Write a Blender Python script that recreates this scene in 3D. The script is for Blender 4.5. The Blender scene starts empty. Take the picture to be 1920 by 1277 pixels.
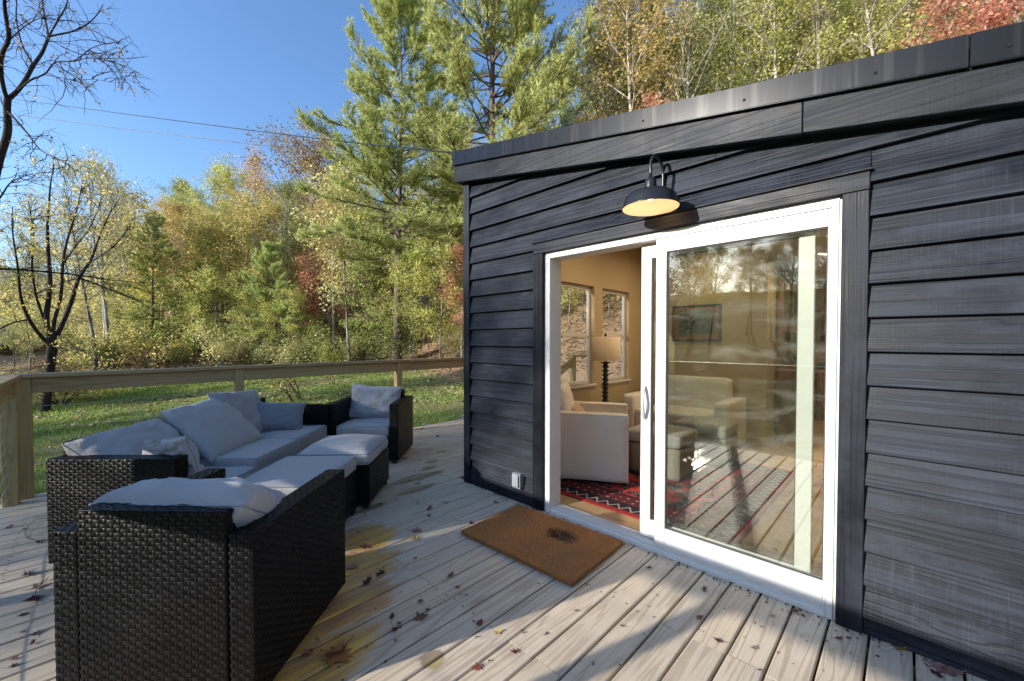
import bpy, bmesh, math, random
import numpy as np
from mathutils import Vector, Matrix, noise as mnoise

random.seed(7)
R = math.radians
sc = bpy.context.scene
COL = sc.collection

# ------------------------------------------------------------------ camera
CX, CY, CZ = 2.045, -2.504, 1.36
YAW = math.asin(0.698)
F = 760.0                                   # focal length in photo pixels
cam_d = bpy.data.cameras.new('camera')
cam = bpy.data.objects.new('camera', cam_d)
COL.objects.link(cam)
cam.location = (CX, CY, CZ)
cam.rotation_euler = (R(90 - 1.2), 0, YAW)
cam_d.sensor_width = 36.0
cam_d.lens = F / 1920 * 36
cam_d.shift_y = math.tan(R(1.2)) * F / 1920
cam_d.clip_end = 600
cam_d.clip_start = 0.05
sc.camera = cam

# ------------------------------------------------------------------ sky + sun
SUN = Vector((0.32, 1.0, -0.335)).normalized()      # direction the light travels
EL = math.asin(-SUN.z)
AZ = math.atan2(-SUN.x, -SUN.y)                     # clockwise from +Y
world = bpy.data.worlds.new('World')
sc.world = world
world.use_nodes = True
wn = world.node_tree
sky = wn.nodes.new('ShaderNodeTexSky')
sky.sky_type = 'NISHITA'
sky.sun_disc = False
sky.sun_elevation = EL
sky.sun_rotation = AZ
sky.altitude = 300
sky.air_density = 1.0
sky.dust_density = 1.0
sky.ozone_density = 4.6
bg = wn.nodes['Background']
bg.inputs['Strength'].default_value = 0.1
wn.links.new(sky.outputs[0], bg.inputs[0])

sl = bpy.data.lights.new('sun', 'SUN')
sl.energy = 2.55
sl.angle = R(0.9)
sl.color = (1.0, 0.94, 0.85)
so = bpy.data.objects.new('sun', sl)
COL.objects.link(so)
so.rotation_euler = SUN.to_track_quat('-Z', 'Y').to_euler()

vs = sc.view_settings
vs.view_transform = 'Standard'
vs.look = 'None'
vs.exposure = 1.7
vs.gamma = 1.0
vs.use_curve_mapping = False

cy = sc.cycles
cy.max_bounces = 8
cy.diffuse_bounces = 4
cy.glossy_bounces = 4
cy.transmission_bounces = 6
cy.transparent_max_bounces = 24
cy.use_denoising = True
cy.denoiser = 'OPENIMAGEDENOISE'
cy.denoising_input_passes = 'RGB_ALBEDO_NORMAL'
cy.denoising_prefilter = 'ACCURATE'
cy.sample_clamp_indirect = 6.0
cy.caustics_reflective = False
cy.caustics_refractive = False

# ------------------------------------------------------------------ geometry helpers
def cam2w(r, d, z=0.0):
    return Vector((CX + r * 0.716 - d * 0.698, CY + r * 0.698 + d * 0.716, z))

def ray(px, d, z=None, py=None):
    """world point seen at photo column px at depth d"""
    r = (px - 960) / F * d
    if py is not None:
        z = CZ - (py - 639) / F * d
    return cam2w(r, d, z or 0.0)

def gnd(px, py, z=0.0):
    d = F * (CZ - z) / (py - 639)
    return ray(px, d, z)

def children(o):
    return [c for c in bpy.data.objects if c.parent == o]

def tag(o, label=None, cat=None, group=None, kind=None):
    if label: o['label'] = label
    if cat: o['category'] = cat
    if group: o['group'] = group
    if kind: o['kind'] = kind
    return o

def thing(name, label, cat, loc=(0, 0, 0), rz=0.0, group=None, kind=None):
    o = bpy.data.objects.new(name, None)
    o.empty_display_size = 0.1
    COL.objects.link(o)
    o.location = loc
    o.rotation_euler = (0, 0, rz)
    return tag(o, label, cat, group, kind)

class MB:
    def __init__(s):
        s.v = []; s.f = []
    def add(s, vs_, fs_):
        b = len(s.v)
        s.v += [tuple(v) for v in vs_]
        s.f += [tuple(i + b for i in f) for f in fs_]
        return s
    def box(s, x0, x1, y0, y1, z0, z1):
        return s.add([(x0, y0, z0), (x1, y0, z0), (x1, y1, z0), (x0, y1, z0), (x0, y0, z1), (x1, y0, z1), (x1, y1, z1), (x0, y1, z1)],
                     [(0, 3, 2, 1), (4, 5, 6, 7), (0, 1, 5, 4), (1, 2, 6, 5), (2, 3, 7, 6), (3, 0, 4, 7)])
    def prism(s, poly, axis, a, b):
        """poly: 2-D points; axis 'x' (poly in y,z), 'y' (poly in x,z), 'z' (poly in x,y)"""
        def P(p, t):
            return {'x': (t, p[0], p[1]), 'y': (p[0], t, p[1]), 'z': (p[0], p[1], t)}[axis]
        n = len(poly)
        vv = [P(p, a) for p in poly] + [P(p, b) for p in poly]
        ff = [tuple(range(n - 1, -1, -1)), tuple(range(n, 2 * n))]
        ff += [(i, (i + 1) % n, n + (i + 1) % n, n + i) for i in range(n)]
        return s.add(vv, ff)
    def tube(s, pts, rad, n=8, cap=True):
        pts = [Vector(p) for p in pts]
        if not hasattr(rad, '__len__'): rad = [rad] * len(pts)
        vv = []; ff = []
        t = (pts[1] - pts[0]).normalized()
        a = t.orthogonal().normalized()
        for i, p in enumerate(pts):
            if i == 0: t = (pts[1] - pts[0])
            elif i == len(pts) - 1: t = pts[-1] - pts[-2]
            else: t = pts[i + 1] - pts[i - 1]
            t.normalize()
            a = (a - t * a.dot(t))
            if a.length < 1e-6: a = t.orthogonal()
            a.normalize()
            b = t.cross(a)
            for k in range(n):
                an = 2 * math.pi * k / n
                vv.append(p + (a * math.cos(an) + b * math.sin(an)) * rad[i])
        for i in range(len(pts) - 1):
            for k in range(n):
                k2 = (k + 1) % n
                ff.append((i * n + k, i * n + k2, (i + 1) * n + k2, (i + 1) * n + k))
        if cap:
            ff.append(tuple(range(n - 1, -1, -1)))
            m = (len(pts) - 1) * n
            ff.append(tuple(range(m, m + n)))
        return s.add(vv, ff)
    def lathe(s, prof, n=32, c=(0, 0, 0), closed=False):
        vv = []; ff = []
        for (r, z) in prof:
            for k in range(n):
                a = 2 * math.pi * k / n
                vv.append((c[0] + r * math.cos(a), c[1] + r * math.sin(a), c[2] + z))
        m = len(prof)
        for i in range(m - 1):
            for k in range(n):
                k2 = (k + 1) % n
                ff.append((i * n + k, i * n + k2, (i + 1) * n + k2, (i + 1) * n + k))
        return s.add(vv, ff)
    def xf(s, M):
        s.v = [tuple(M @ Vector(v)) for v in s.v]
        return s
    def mesh(s, name, bevel=0, seg=1, smooth=False, merge=False):
        me = bpy.data.meshes.new(name)
        me.from_pydata(s.v, [], s.f)
        bm = bmesh.new(); bm.from_mesh(me)
        if merge: bmesh.ops.remove_doubles(bm, verts=bm.verts, dist=1e-5)
        bmesh.ops.recalc_face_normals(bm, faces=bm.faces)
        if bevel:
            es = [e for e in bm.edges if len(e.link_faces) == 2 and e.calc_face_angle(0) > 0.5]
            bmesh.ops.bevel(bm, geom=es, offset=bevel, segments=seg, affect='EDGES', profile=0.5, clamp_overlap=True)
        if smooth:
            for f in bm.faces: f.smooth = True
        bm.to_mesh(me); bm.free()
        return me

def link(name, me, mt, parent=None, loc=None, rot=None):
    o = bpy.data.objects.new(name, me)
    COL.objects.link(o)
    if mt is not None and len(me.materials) == 0: me.materials.append(mt)
    if parent is not None: o.parent = parent
    if loc is not None: o.location = loc
    if rot is not None: o.rotation_euler = rot
    return o

def part(name, mb, mt, parent=None, bevel=0, seg=1, smooth=False, loc=None, rot=None):
    return link(name, mb.mesh(name, bevel, seg, smooth), mt, parent, loc, rot)

def np_mesh(name, V, Fq, smooth=False):
    """V (n,3), Fq (m,k) all faces of k corners"""
    V = np.asarray(V, np.float32); Fq = np.asarray(Fq, np.int32)
    me = bpy.data.meshes.new(name)
    m, k = Fq.shape
    me.vertices.add(len(V)); me.vertices.foreach_set('co', V.ravel())
    me.loops.add(m * k); me.loops.foreach_set('vertex_index', Fq.ravel())
    me.polygons.add(m)
    me.polygons.foreach_set('loop_start', np.arange(0, m * k, k, dtype=np.int32))
    me.polygons.foreach_set('loop_total', np.full(m, k, np.int32))
    if smooth: me.polygons.foreach_set('use_smooth', np.ones(m, bool))
    me.update(calc_edges=True)
    return me

# ------------------------------------------------------------------ material helpers
class NT:
    def __init__(s, name):
        s.m = bpy.data.materials.new(name)
        s.m.use_nodes = True
        s.t = s.m.node_tree
        s.t.nodes.clear()
        s.out = s.t.nodes.new('ShaderNodeOutputMaterial')
    def n(s, typ, ins=None, **kw):
        nd = s.t.nodes.new('ShaderNode' + typ)
        for k, v in kw.items(): setattr(nd, k, v)
        for k, v in (ins or {}).items(): s.set(nd, k, v)
        return nd
    def set(s, nd, k, v):
        sk = nd.inputs[k]
        if isinstance(v, bpy.types.NodeSocket): s.t.links.new(v, sk)
        elif hasattr(v, 'outputs'): s.t.links.new(v.outputs[0], sk)
        else:
            if sk.type == 'RGBA' and len(v) == 3: v = (*v, 1)
            sk.default_value = v
    def math(s, op, a, b=None, c=None, clamp=False):
        nd = s.n('Math', operation=op, use_clamp=clamp)
        for i, x in enumerate((a, b, c)):
            if x is not None: s.set(nd, i, x)
        return nd.outputs[0]
    def vmath(s, op, a, b=None):
        nd = s.n('VectorMath', operation=op)
        s.set(nd, 0, a)
        if b is not None: s.set(nd, 1, b)
        return nd.outputs['Value'] if op in ('DISTANCE', 'LENGTH', 'DOT_PRODUCT') else nd.outputs[0]
    def mix(s, f, a, b, blend='MIX'):
        nd = s.n('Mix', data_type='RGBA', blend_type=blend)
        s.set(nd, 0, f); s.set(nd, 6, a); s.set(nd, 7, b)
        return nd.outputs[2]
    def ramp(s, f, stops, interp='LINEAR'):
        nd = s.n('ValToRGB')
        cr = nd.color_ramp; cr.interpolation = interp
        while len(cr.elements) < len(stops): cr.elements.new(0.5)
        for e, (p, c) in zip(cr.elements, stops):
            e.position = p
            e.color = (*c, 1) if hasattr(c, '__len__') and len(c) == 3 else ((c, c, c, 1) if not hasattr(c, '__len__') else c)
        s.set(nd, 0, f)
        return nd.outputs[0]
    def maprange(s, v, a, b, c=0.0, d=1.0, smooth=False):
        nd = s.n('MapRange', {0: v, 1: a, 2: b, 3: c, 4: d}, interpolation_type='SMOOTHSTEP' if smooth else 'LINEAR')
        return nd.outputs[0]
    def coords(s, scale=(1, 1, 1), rnd=True, kind='Object'):
        v = s.n('TexCoord').outputs[kind]
        if rnd:
            r = s.n('ObjectInfo').outputs['Random']
            v = s.vmath('ADD', v, s.vmath('MULTIPLY', s.n('CombineXYZ', {0: r, 1: r, 2: r}).outputs[0], (37.0, 53.0, 71.0)))
        return s.vmath('MULTIPLY', v, scale)
    def noise(s, v, scale=1.0, detail=3.0, rough=0.5, dist=0.0):
        return s.n('TexNoise', {'Vector': v, 'Scale': scale, 'Detail': detail, 'Roughness': rough, 'Distortion': dist}).outputs['Fac']
    def bump(s, h, strength=0.3, dist=0.01, normal=None):
        nd = s.n('Bump', {'Height': h, 'Strength': strength, 'Distance': dist})
        if normal is not None: s.set(nd, 'Normal', normal)
        return nd.outputs[0]
    def pbr(s, color, rough=0.6, spec=0.5, normal=None, metal=0.0, coat=0.0, coat_rough=.1, **kw):
        p = s.n('BsdfPrincipled')
        s.set(p, 'Base Color', color); s.set(p, 'Roughness', rough)
        s.set(p, 'Specular IOR Level', spec); s.set(p, 'Metallic', metal)
        s.set(p, 'Coat Weight', coat); s.set(p, 'Coat Roughness', coat_rough)
        for k, v in kw.items(): s.set(p, k.replace('_', ' '), v)
        if normal is not None: s.set(p, 'Normal', normal)
        s.t.links.new(p.outputs[0], s.out.inputs[0])
        return s.m

def plain(name, c, rough=0.5, spec=0.5, metal=0.0, var=0.12, scale=8.0, bump=0.0, bscale=60.0, kind='Object'):
    t = NT(name)
    v = t.coords(kind=kind)
    f = t.noise(v, scale, 4, .6)
    col = t.mix(f, tuple(x * (1 - var) for x in c), tuple(min(1, x * (1 + var)) for x in c))
    nrm = t.bump(t.noise(v, bscale, 3, .6), bump, .004) if bump else None
    rr = t.maprange(f, 0.2, 0.8, rough * 0.85, min(1, rough * 1.15))
    return t.pbr(col, rr, spec, nrm, metal)

def woodgrain(t, axis, across=9.0, along=0.45, rings=34.0):
    """returns (ring lines 0..1, fibre noise 0..1, broad tone 0..1, knots 0..1)"""
    sc_ = [across] * 3; sc_[axis] = along
    v = t.coords(tuple(sc_))
    fld = t.noise(v, 1.0, 2.0, .45, .25)
    vk = [2.6] * 3; vk[axis] = 1.15
    vor = t.n('TexVoronoi', {'Vector': t.coords(tuple(vk)), 'Scale': 1.0, 'Randomness': 1.0}).outputs['Distance']
    kn = t.maprange(vor, 0.05, 0.2, 1.0, 0.0, True)
    fld = t.math('ADD', fld, t.math('MULTIPLY', kn, 0.22))
    ln = t.math('SINE', t.math('MULTIPLY', fld, rings * 2.2))
    ln = t.maprange(ln, -0.2, 1.0, 0, 1, True)
    fs = [170.0] * 3; fs[axis] = 4.0
    fib = t.noise(t.coords(tuple(fs)), 1.0, 2, .6)
    bs = [3.0] * 3; bs[axis] = .8
    tone = t.noise(t.coords(tuple(bs)), 1.0, 2, .5)
    core = t.maprange(vor, 0.015, 0.06, 1.0, 0.0, True)
    return ln, fib, tone, core

# --- deck boards: pale weathered pine, wet ochre stains beside the wicker chair
def mat_deck(name='deck_pine', stains=True, axis=1, light=(.66, .545, .405), dark=(.33, .225, .13)):
    t = NT(name)
    ln, fib, tone, core = woodgrain(t, axis)
    rnd = t.n('ObjectInfo').outputs['Random']
    f = t.math('MULTIPLY', t.math('POWER', ln, 2.4), t.maprange(tone, .3, .7, .3, .9))
    col = t.mix(f, light, dark)
    col = t.mix(t.maprange(fib, .45, .75, 0, .55), col, tuple(x * .55 for x in light))
    col = t.mix(t.maprange(tone, .35, .75, 0, .45), col, (.54, .49, .42) if stains else dark)
    col = t.mix(t.math('MULTIPLY', rnd, .35), col, (.50, .40, .27) if stains else tuple(x * 1.15 for x in light))
    col = t.mix(t.math('MULTIPLY', core, .8), col, (.075, .045, .03))
    rough = .62
    if stains:
        pos = t.n('NewGeometry').outputs['Position']
        nz = t.noise(t.vmath('MULTIPLY', pos, (9.0, 1.1, 1.0)), 1.0, 4, .65)
        warp = t.noise(t.vmath('MULTIPLY', pos, (22.0, 5.0, 1.0)), 1.0, 3, .6)
        def blob(x, y, rx, ry, lo=.75, hi=1.05):
            dd = t.vmath('LENGTH', t.vmath('MULTIPLY', t.vmath('SUBTRACT', pos, (x, y, 0)), (1 / rx, 1 / ry, 0)))
            dd = t.math('ADD', dd, t.math('MULTIPLY', t.math('SUBTRACT', nz, .5), 1.5))
            dd = t.math('ADD', dd, t.math('MULTIPLY', t.math('SUBTRACT', warp, .5), .9))
            return t.maprange(dd, lo, hi, 1, 0, True)
        wet = None
        for b in ((.28, -1.95, .20, .42), (-.02, -1.72, .22, .35), (-.30, -1.48, .24, .30), (.12, -2.25, .25, .5), (-.60, -1.22, .2, .22)):
            k = blob(*b)
            wet = k if wet is None else t.math('MAXIMUM', wet, k)
        sm = None
        for b in ((-1.42, -.30, .10, .30), (-1.15, -.48, .07, .22), (-1.78, .12, .06, .10), (-1.6, -.03, .06, .10), (-2.0, .42, .05, .09), (.62, -1.52, .05, .06), (-1.05, -.98, .06, .16)):
            k = blob(*b)
            sm = k if sm is None else t.math('MAXIMUM', sm, k)
        oc = t.mix(t.maprange(nz, .4, .62, 0, 1), (.46, .24, .12), (.74, .44, .06))
        oc = t.mix(t.math('MULTIPLY', f, .45), oc, (.17, .09, .04))
        col = t.mix(t.math('MULTIPLY', wet, .94), col, oc)
        col = t.mix(t.math('MULTIPLY', sm, .7), col, t.mix(t.maprange(nz, .45, .6, 0, 1), (.15, .10, .065), (.36, .26, .05)))
        dirt = t.maprange(t.noise(pos, 2.3, 6, .75), .5, .75, 0, .34)
        col = t.mix(dirt, col, (.20, .17, .145))
        rough = t.math('SUBTRACT', .62, t.math('MULTIPLY', wet, .3))
    h = t.math('SUBTRACT', t.math('MULTIPLY', fib, .5), t.math('MULTIPLY', ln, .6))
    return t.pbr(col, rough, .35, t.bump(h, .35, .0025))

def mat_char(name, axis, tint=1.0, lo=(.003, .0044, .009), hi=(.021, .026, .038)):
    """charcoal stained rough-sawn board"""
    t = NT(name)
    ln, fib, tone, core = woodgrain(t, axis, 15.0, .32, 15.0)
    saw = [4.0] * 3; saw[axis] = 150.0
    sw = t.noise(t.coords(tuple(saw)), 1.0, 2, .6)
    patch = t.noise(t.coords((3.1, 3.1, 3.1) if axis != 0 else (2.4, 6, 6)), 1.0, 5, .65)
    rnd = t.n('ObjectInfo').outputs['Random']
    r2 = t.math('FRACT', t.math('MULTIPLY', rnd, 7.77))
    f = t.math('ADD', t.math('MULTIPLY', t.maprange(patch, .36, .66, 0, 1), .78), t.math('MULTIPLY', r2, .35), clamp=True)
    col = t.mix(f, lo, hi)
    col = t.mix(t.math('MULTIPLY', ln, .40), col, tuple(x * .28 for x in hi))
    thin = t.math('POWER', t.math('SUBTRACT', 1.0, ln), 6.0)
    col = t.mix(t.math('MULTIPLY', thin, t.maprange(patch, .45, .65, 0, .35)), col, tuple(x * 2.0 for x in hi))
    swm = t.math('MULTIPLY', t.maprange(sw, .52, .75, 0, .55), t.maprange(tone, .46, .62, 0, 1))
    col = t.mix(swm, col, tuple(x * 1.7 for x in hi))
    col = t.mix(t.math('MULTIPLY', core, .7), col, tuple(x * 2.0 for x in hi))
    wv = t.maprange(t.n('TexVoronoi', {'Vector': t.coords((1, 1, 1)), 'Scale': 14.0}).outputs['Distance'], .012, .03, .5, 0)
    col = t.mix(wv, col, (.16, .16, .15))
    h = t.math('ADD', t.math('MULTIPLY', sw, .25), t.math('ADD', fib, t.math('MULTIPLY', ln, -1.1)))
    rough = t.maprange(f, 0, 1, .36, .6)
    return t.pbr(col, rough, .17, t.bump(h, .35, .0025))

def mat_fabric(name, c):
    t = NT(name)
    v = t.coords()
    f = t.noise(v, 3.5, 4, .6)
    col = t.mix(f, tuple(x * .86 for x in c), tuple(x * 1.1 for x in c))
    st = t.maprange(t.noise(v, 9, 5, .7), .62, .8, 0, .3)
    col = t.mix(st, col, tuple(x * .62 for x in c))
    w = t.n('TexWave', {'Vector': v, 'Scale': 260.0, 'Distortion': 1.0}).outputs['Fac']
    fold = t.noise(t.vmath('MULTIPLY', v, (5, 11, 7)), 1.0, 3, .5, .8)
    n1 = t.bump(t.math('ADD', fold, t.math('MULTIPLY', t.noise(t.vmath('MULTIPLY', v, (22, 9, 14)), 1.0, 3, .6, 1.5), .25)), .5, .02)
    return t.pbr(col, .72, .35, t.bump(w, .08, .001, n1), Sheen_Weight=.25, Sheen_Roughness=.4)

def mat_leaf(name, cols, trans=.58, rough=.5, gain=1.0):
    cols = [tuple(min(.75, c * gain) for c in q) for q in cols]
    t = NT(name)
    isl = t.n('NewGeometry').outputs['Random Per Island']
    rnd = t.n('ObjectInfo').outputs['Random']
    k = len(cols)
    col = t.ramp(isl, [(i / max(1, k - 1), c) for i, c in enumerate(cols)])
    col = t.mix(t.maprange(rnd, 0, 1, 0, .35), col, cols[0])
    hs = t.n('HueSaturation', {'Color': col, 'Value': t.maprange(t.math('FRACT', t.math('MULTIPLY', isl, 17.3)), 0, 1, .6, 1.35)})
    col = hs.outputs[0]
    d = t.n('BsdfDiffuse', {'Color': col})
    tr = t.n('BsdfTranslucent', {'Color': t.mix(.15, col, (1, .92, .4), 'MULTIPLY')})
    g = t.n('BsdfGlossy', {'Color': (1, 1, 1), 'Roughness': rough})
    m1 = t.n('MixShader', {0: trans, 1: d.outputs[0], 2: tr.outputs[0]})
    m2 = t.n('MixShader', {0: .035, 1: m1.outputs[0], 2: g.outputs[0]})
    t.t.links.new(m2.outputs[0], t.out.inputs[0])
    return t.m

def mat_bark(name, a, b, patch=None):
    t = NT(name)
    v = t.coords((16, 16, 3.5))
    f = t.noise(v, 1.0, 5, .65, .3)
    col = t.ramp(f, [(.3, a), (.68, b)])
    if patch: col = t.mix(t.maprange(t.noise(t.coords((2, 2, 1.2)), 1, 3, .6), .5, .62, 0, .9), col, patch)
    return t.pbr(col, .9, .2, t.bump(f, .8, .03))

def mat_glass(name, dust=.0, tint=(.96, .98, .96), f0=.05):
    t = NT(name)
    geo = t.n('NewGeometry')
    cs = t.math('ABSOLUTE', t.vmath('DOT_PRODUCT', geo.outputs['Incoming'], geo.outputs['Normal']))
    fr = t.math('ADD', f0, t.math('MULTIPLY', 1 - f0, t.math('POWER', t.math('SUBTRACT', 1.0, cs), 5.0)), clamp=True)
    tr = t.n('BsdfTransparent', {'Color': tint})
    gl = t.n('BsdfGlossy', {'Color': (1, 1, 1), 'Roughness': 0.0})
    m = t.n('MixShader', {0: fr, 1: tr.outputs[0], 2: gl.outputs[0]})
    if dust:
        v = t.coords(rnd=False)
        sw = t.noise(t.vmath('MULTIPLY', v, (2.2, 1, 7.0)), 1.0, 6, .62, 1.4)
        spk = t.maprange(t.n('TexVoronoi', {'Vector': v, 'Scale': 55.0}).outputs['Distance'], .03, .09, .5, 0)
        spk = t.math('MULTIPLY', spk, t.maprange(t.noise(v, 3.0, 2), .45, .65, 0, 1))
        a = t.math('ADD', t.math('MULTIPLY', t.maprange(sw, .5, .78, 0.05, 1), dust), t.math('MULTIPLY', spk, .35), clamp=True)
        df = t.n('BsdfDiffuse', {'Color': (.6, .6, .56)})
        m = t.n('MixShader', {0: a, 1: m.outputs[0], 2: df.outputs[0]})
    t.t.links.new(m.outputs[0], t.out.inputs[0])
    return t.m

def mat_emit(name, c, s):
    t = NT(name)
    e = t.n('Emission', {'Color': c, 'Strength': s})
    t.t.links.new(e.outputs[0], t.out.inputs[0])
    return t.m

def mat_wicker(name, c, rough):
    t = NT(name)
    v = t.coords()
    isl = t.n('NewGeometry').outputs['Random Per Island']
    col = t.mix(isl, tuple(x * .7 for x in c), tuple(x * 1.45 for x in c))
    dz = t.noise(v, 5, 4, .6)
    col = t.mix(t.maprange(dz, .55, .8, 0, .3), col, (.016, .014, .012))
    w = t.n('TexWave', {'Vector': v, 'Scale': 95.0, 'Distortion': .4}, bands_direction='Z').outputs['Fac']
    return t.pbr(col, t.maprange(dz, .3, .7, rough * .85, rough * 1.2), .13, t.bump(w, .35, .002))

DECK = mat_deck()
RAILW = mat_deck('rail_pine', False, 1, (.47, .335, .165), (.26, .16, .07))
RAILWX = mat_deck('rail_pine_crosswise', False, 0, (.47, .335, .165), (.26, .16, .07))
POSTW = mat_deck('post_pine', False, 2, (.48, .345, .155), (.26, .16, .065))
SIDING = mat_char('charcoal_siding', 0)
TRIMV = mat_char('charcoal_trim_upright', 2, lo=(.003, .004, .007), hi=(.017, .020, .028))
TRIMH = mat_char('charcoal_trim_level', 0, lo=(.003, .004, .007), hi=(.020, .024, .033))
SOFFIT = plain('charcoal_soffit', (.012, .012, .012), .8, .2)
def mat_flashing():
    t = NT('black_metal_flashing')
    v = t.coords((14, 14, .5))
    st = t.maprange(t.noise(v, 1.0, 4, .7), .52, .85, 0, .45)
    col = t.mix(st, (.003, .0035, .005), (.022, .022, .024))
    return t.pbr(col, t.maprange(st, 0, .5, .22, .4), .28, t.bump(t.noise(t.coords((3, 3, 3)), 1, 2), .1, .01))
FLASH = mat_flashing()
VINYL = plain('white_vinyl', (.66, .655, .64), .38, .5, var=.05, scale=4)
VINYLD = plain('grey_track_vinyl', (.42, .42, .42), .45, .5, var=.1, scale=9)
GASKET = plain('dark_gasket', (.03, .03, .03), .6)
GLASS = mat_glass('door_glass', .07, (.86, .88, .84), .065)
WGLASS = mat_glass('window_glass', .0)
WICK = mat_wicker('black_wicker_strand', (.005, .0052, .0066), .30)
WICKD = mat_wicker('black_wicker_upright', (.003, .003, .0035), .5)
FABRIC = mat_fabric('grey_cushion_cloth', (.40, .39, .385))
FABRICP = mat_fabric('blue_grey_pillow_cloth', (.32, .32, .335))
FABRICL = mat_fabric('slate_pillow_cloth', (.21, .22, .25))
PIPING = plain('grey_cushion_piping', (.30, .31, .33), .7)
LINEN = plain('cream_linen', (.76, .72, .65), .85, .2, var=.06, bump=.2, bscale=250)
COIR = None
def mat_coir():
    t = NT('brown_coir')
    pos = t.n('TexCoord').outputs['Object']
    f = t.noise(pos, 190, 4, .8)
    g = t.noise(pos, 5, 4, .6)
    col = t.ramp(f, [(.28, (.24, .085, .028)), (.5, (.62, .27, .09)), (.75, (.8, .46, .20))])
    col = t.mix(t.maprange(g, .4, .7, 0, .45), col, (.30, .19, .11))
    d = t.vmath('LENGTH', t.vmath('MULTIPLY', t.vmath('SUBTRACT', pos, (.10, .10, 0)), (6.5, 9, 0)))
    d = t.math('ADD', d, t.math('MULTIPLY', t.noise(pos, 22, 4, .7), 1.2))
    col = t.mix(t.maprange(d, 1.0, 1.5, .85, 0), col, (.03, .014, .008))
    return t.pbr(col, .95, .1, t.bump(f, 1.0, .01))
COIR = mat_coir()
PLASTER = plain('tan_plaster', (.47, .375, .235), .9, .2, var=.04, scale=2, bump=.1, bscale=40)
CEILM = plain('ceiling_white', (.6, .55, .47), .9, .2, var=.03)
BASEB = plain('baseboard_cream', (.6, .52, .38), .5)
OAK = mat_deck('oak_floor', False, 0, (.46, .30, .15), (.30, .18, .08))
BARNW = mat_deck('barn_door_wood', False, 2, (.30, .165, .075), (.16, .08, .035))
BLACKM = plain('black_powder_coat', (.012, .012, .013), .38, .5, var=.2)
LAMPBLK = plain('black_enamel', (.016, .016, .018), .3, .5, var=.15, scale=4)
LAMPIN = plain('white_enamel', (.74, .68, .58), .45, .4, var=.03)
STEEL = plain('steel_cable', (.55, .55, .55), .35, .5, metal=.9)
OUTLET = plain('grey_outlet_plastic', (.23, .25, .265), .45, .5, var=.06)
SHADE = plain('lamp_shade_linen', (.72, .60, .45), .9, .1, var=.05, bump=.2, bscale=200)
BULB = mat_emit('warm_bulb', (1, .68, .40), 3.0)
CAN = mat_emit('recessed_light_glow', (1, .80, .55), 5.0)

# ------------------------------------------------------------------ terrain
def sstep(a, b, x):
    t = min(1, max(0, (x - a) / (b - a)))
    return t * t * (3 - 2 * t)
def H(x, y):
    z = -.58 + .085 * (min(y, 7) + 3)
    if y < -6: z -= .10 * min(8, -6 - y) * sstep(-6, -14, y)
    if y < -17: z += .30 * (min(60, -17 - y))
    hy = y - 5.6 - .0 * x
    if hy > 0: z += .50 * (hy - 1.2 * (1 - math.exp(-hy / 1.2)))
    hx = -16.5 - x
    if hx > 0: z += .13 * hx
    z += .16 * mnoise.noise(Vector((x * .17, y * .17, 0))) + .05 * mnoise.noise(Vector((x * .6, y * .6, 4)))
    if -1.6 < x < 4.2 and -.5 < y < 7.0: z = min(z, -.18)
    if -3.7 < x < 4.6 and -3.6 < y < 5.0: z = min(z, -.14)
    z -= 1.4 * sstep(-20, -27, x) * sstep(0, -6, y)
    return z

def mat_ground():
    t = NT('lawn_and_leaf_litter')
    pos = t.n('NewGeometry').outputs['Position']
    sx = t.n('SeparateXYZ', {0: pos})
    n1 = t.noise(pos, .55, 5, .65)
    n2 = t.noise(pos, 14, 4, .7)
    n3 = t.noise(pos, 60, 3, .7)
    grass = t.ramp(n2, [(.3, (.10, .15, .035)), (.55, (.19, .25, .06)), (.8, (.34, .34, .12))])
    dry = t.ramp(n2, [(.3, (.16, .11, .06)), (.6, (.33, .25, .15)), (.8, (.5, .4, .26))])
    lit = t.ramp(n3, [(.3, (.17, .105, .06)), (.55, (.42, .29, .18)), (.75, (.62, .48, .33))])
    col = t.mix(t.maprange(n1, .47, .62, 0, .85), grass, dry)
    e1 = t.maprange(t.math('ADD', sx.outputs[1], t.math('MULTIPLY', n1, 2.0)), 6.0, 7.0, 0, 1, True)
    e2 = t.maprange(t.math('ADD', sx.outputs[0], t.math('MULTIPLY', n1, 2.5)), -17.6, -18.8, 0, 1, True)
    col = t.mix(t.math('MAXIMUM', e1, e2), col, lit)
    return t.pbr(col, .95, .1, t.bump(t.math('ADD', n2, n3), .8, .05))
GROUND = mat_ground()
def axis_pts(lo, hi, nlo, nhi, fine):
    a = list(np.arange(nlo, nhi + 1e-6, fine))
    s = fine; x = nlo
    while x > lo:
        s *= 1.18; x -= s; a.insert(0, x)
    s = fine; x = nhi
    while x < hi:
        s *= 1.18; x += s; a.append(x)
    return a
xs = axis_pts(-260, 260, -20, 6, .5); ys = axis_pts(-260, 200, -8, 14, .5)
V = [(x, y, H(x, y) if y < 60 else H(x, 60) + .2 * (y - 60)) for y in ys for x in xs]
nx = len(xs)
Fq = [(j * nx + i, j * nx + i + 1, (j + 1) * nx + i + 1, (j + 1) * nx + i) for j in range(len(ys) - 1) for i in range(nx - 1)]
g = link('ground', np_mesh('ground', V, Fq, True), GROUND)
tag(g, kind='structure')

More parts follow.
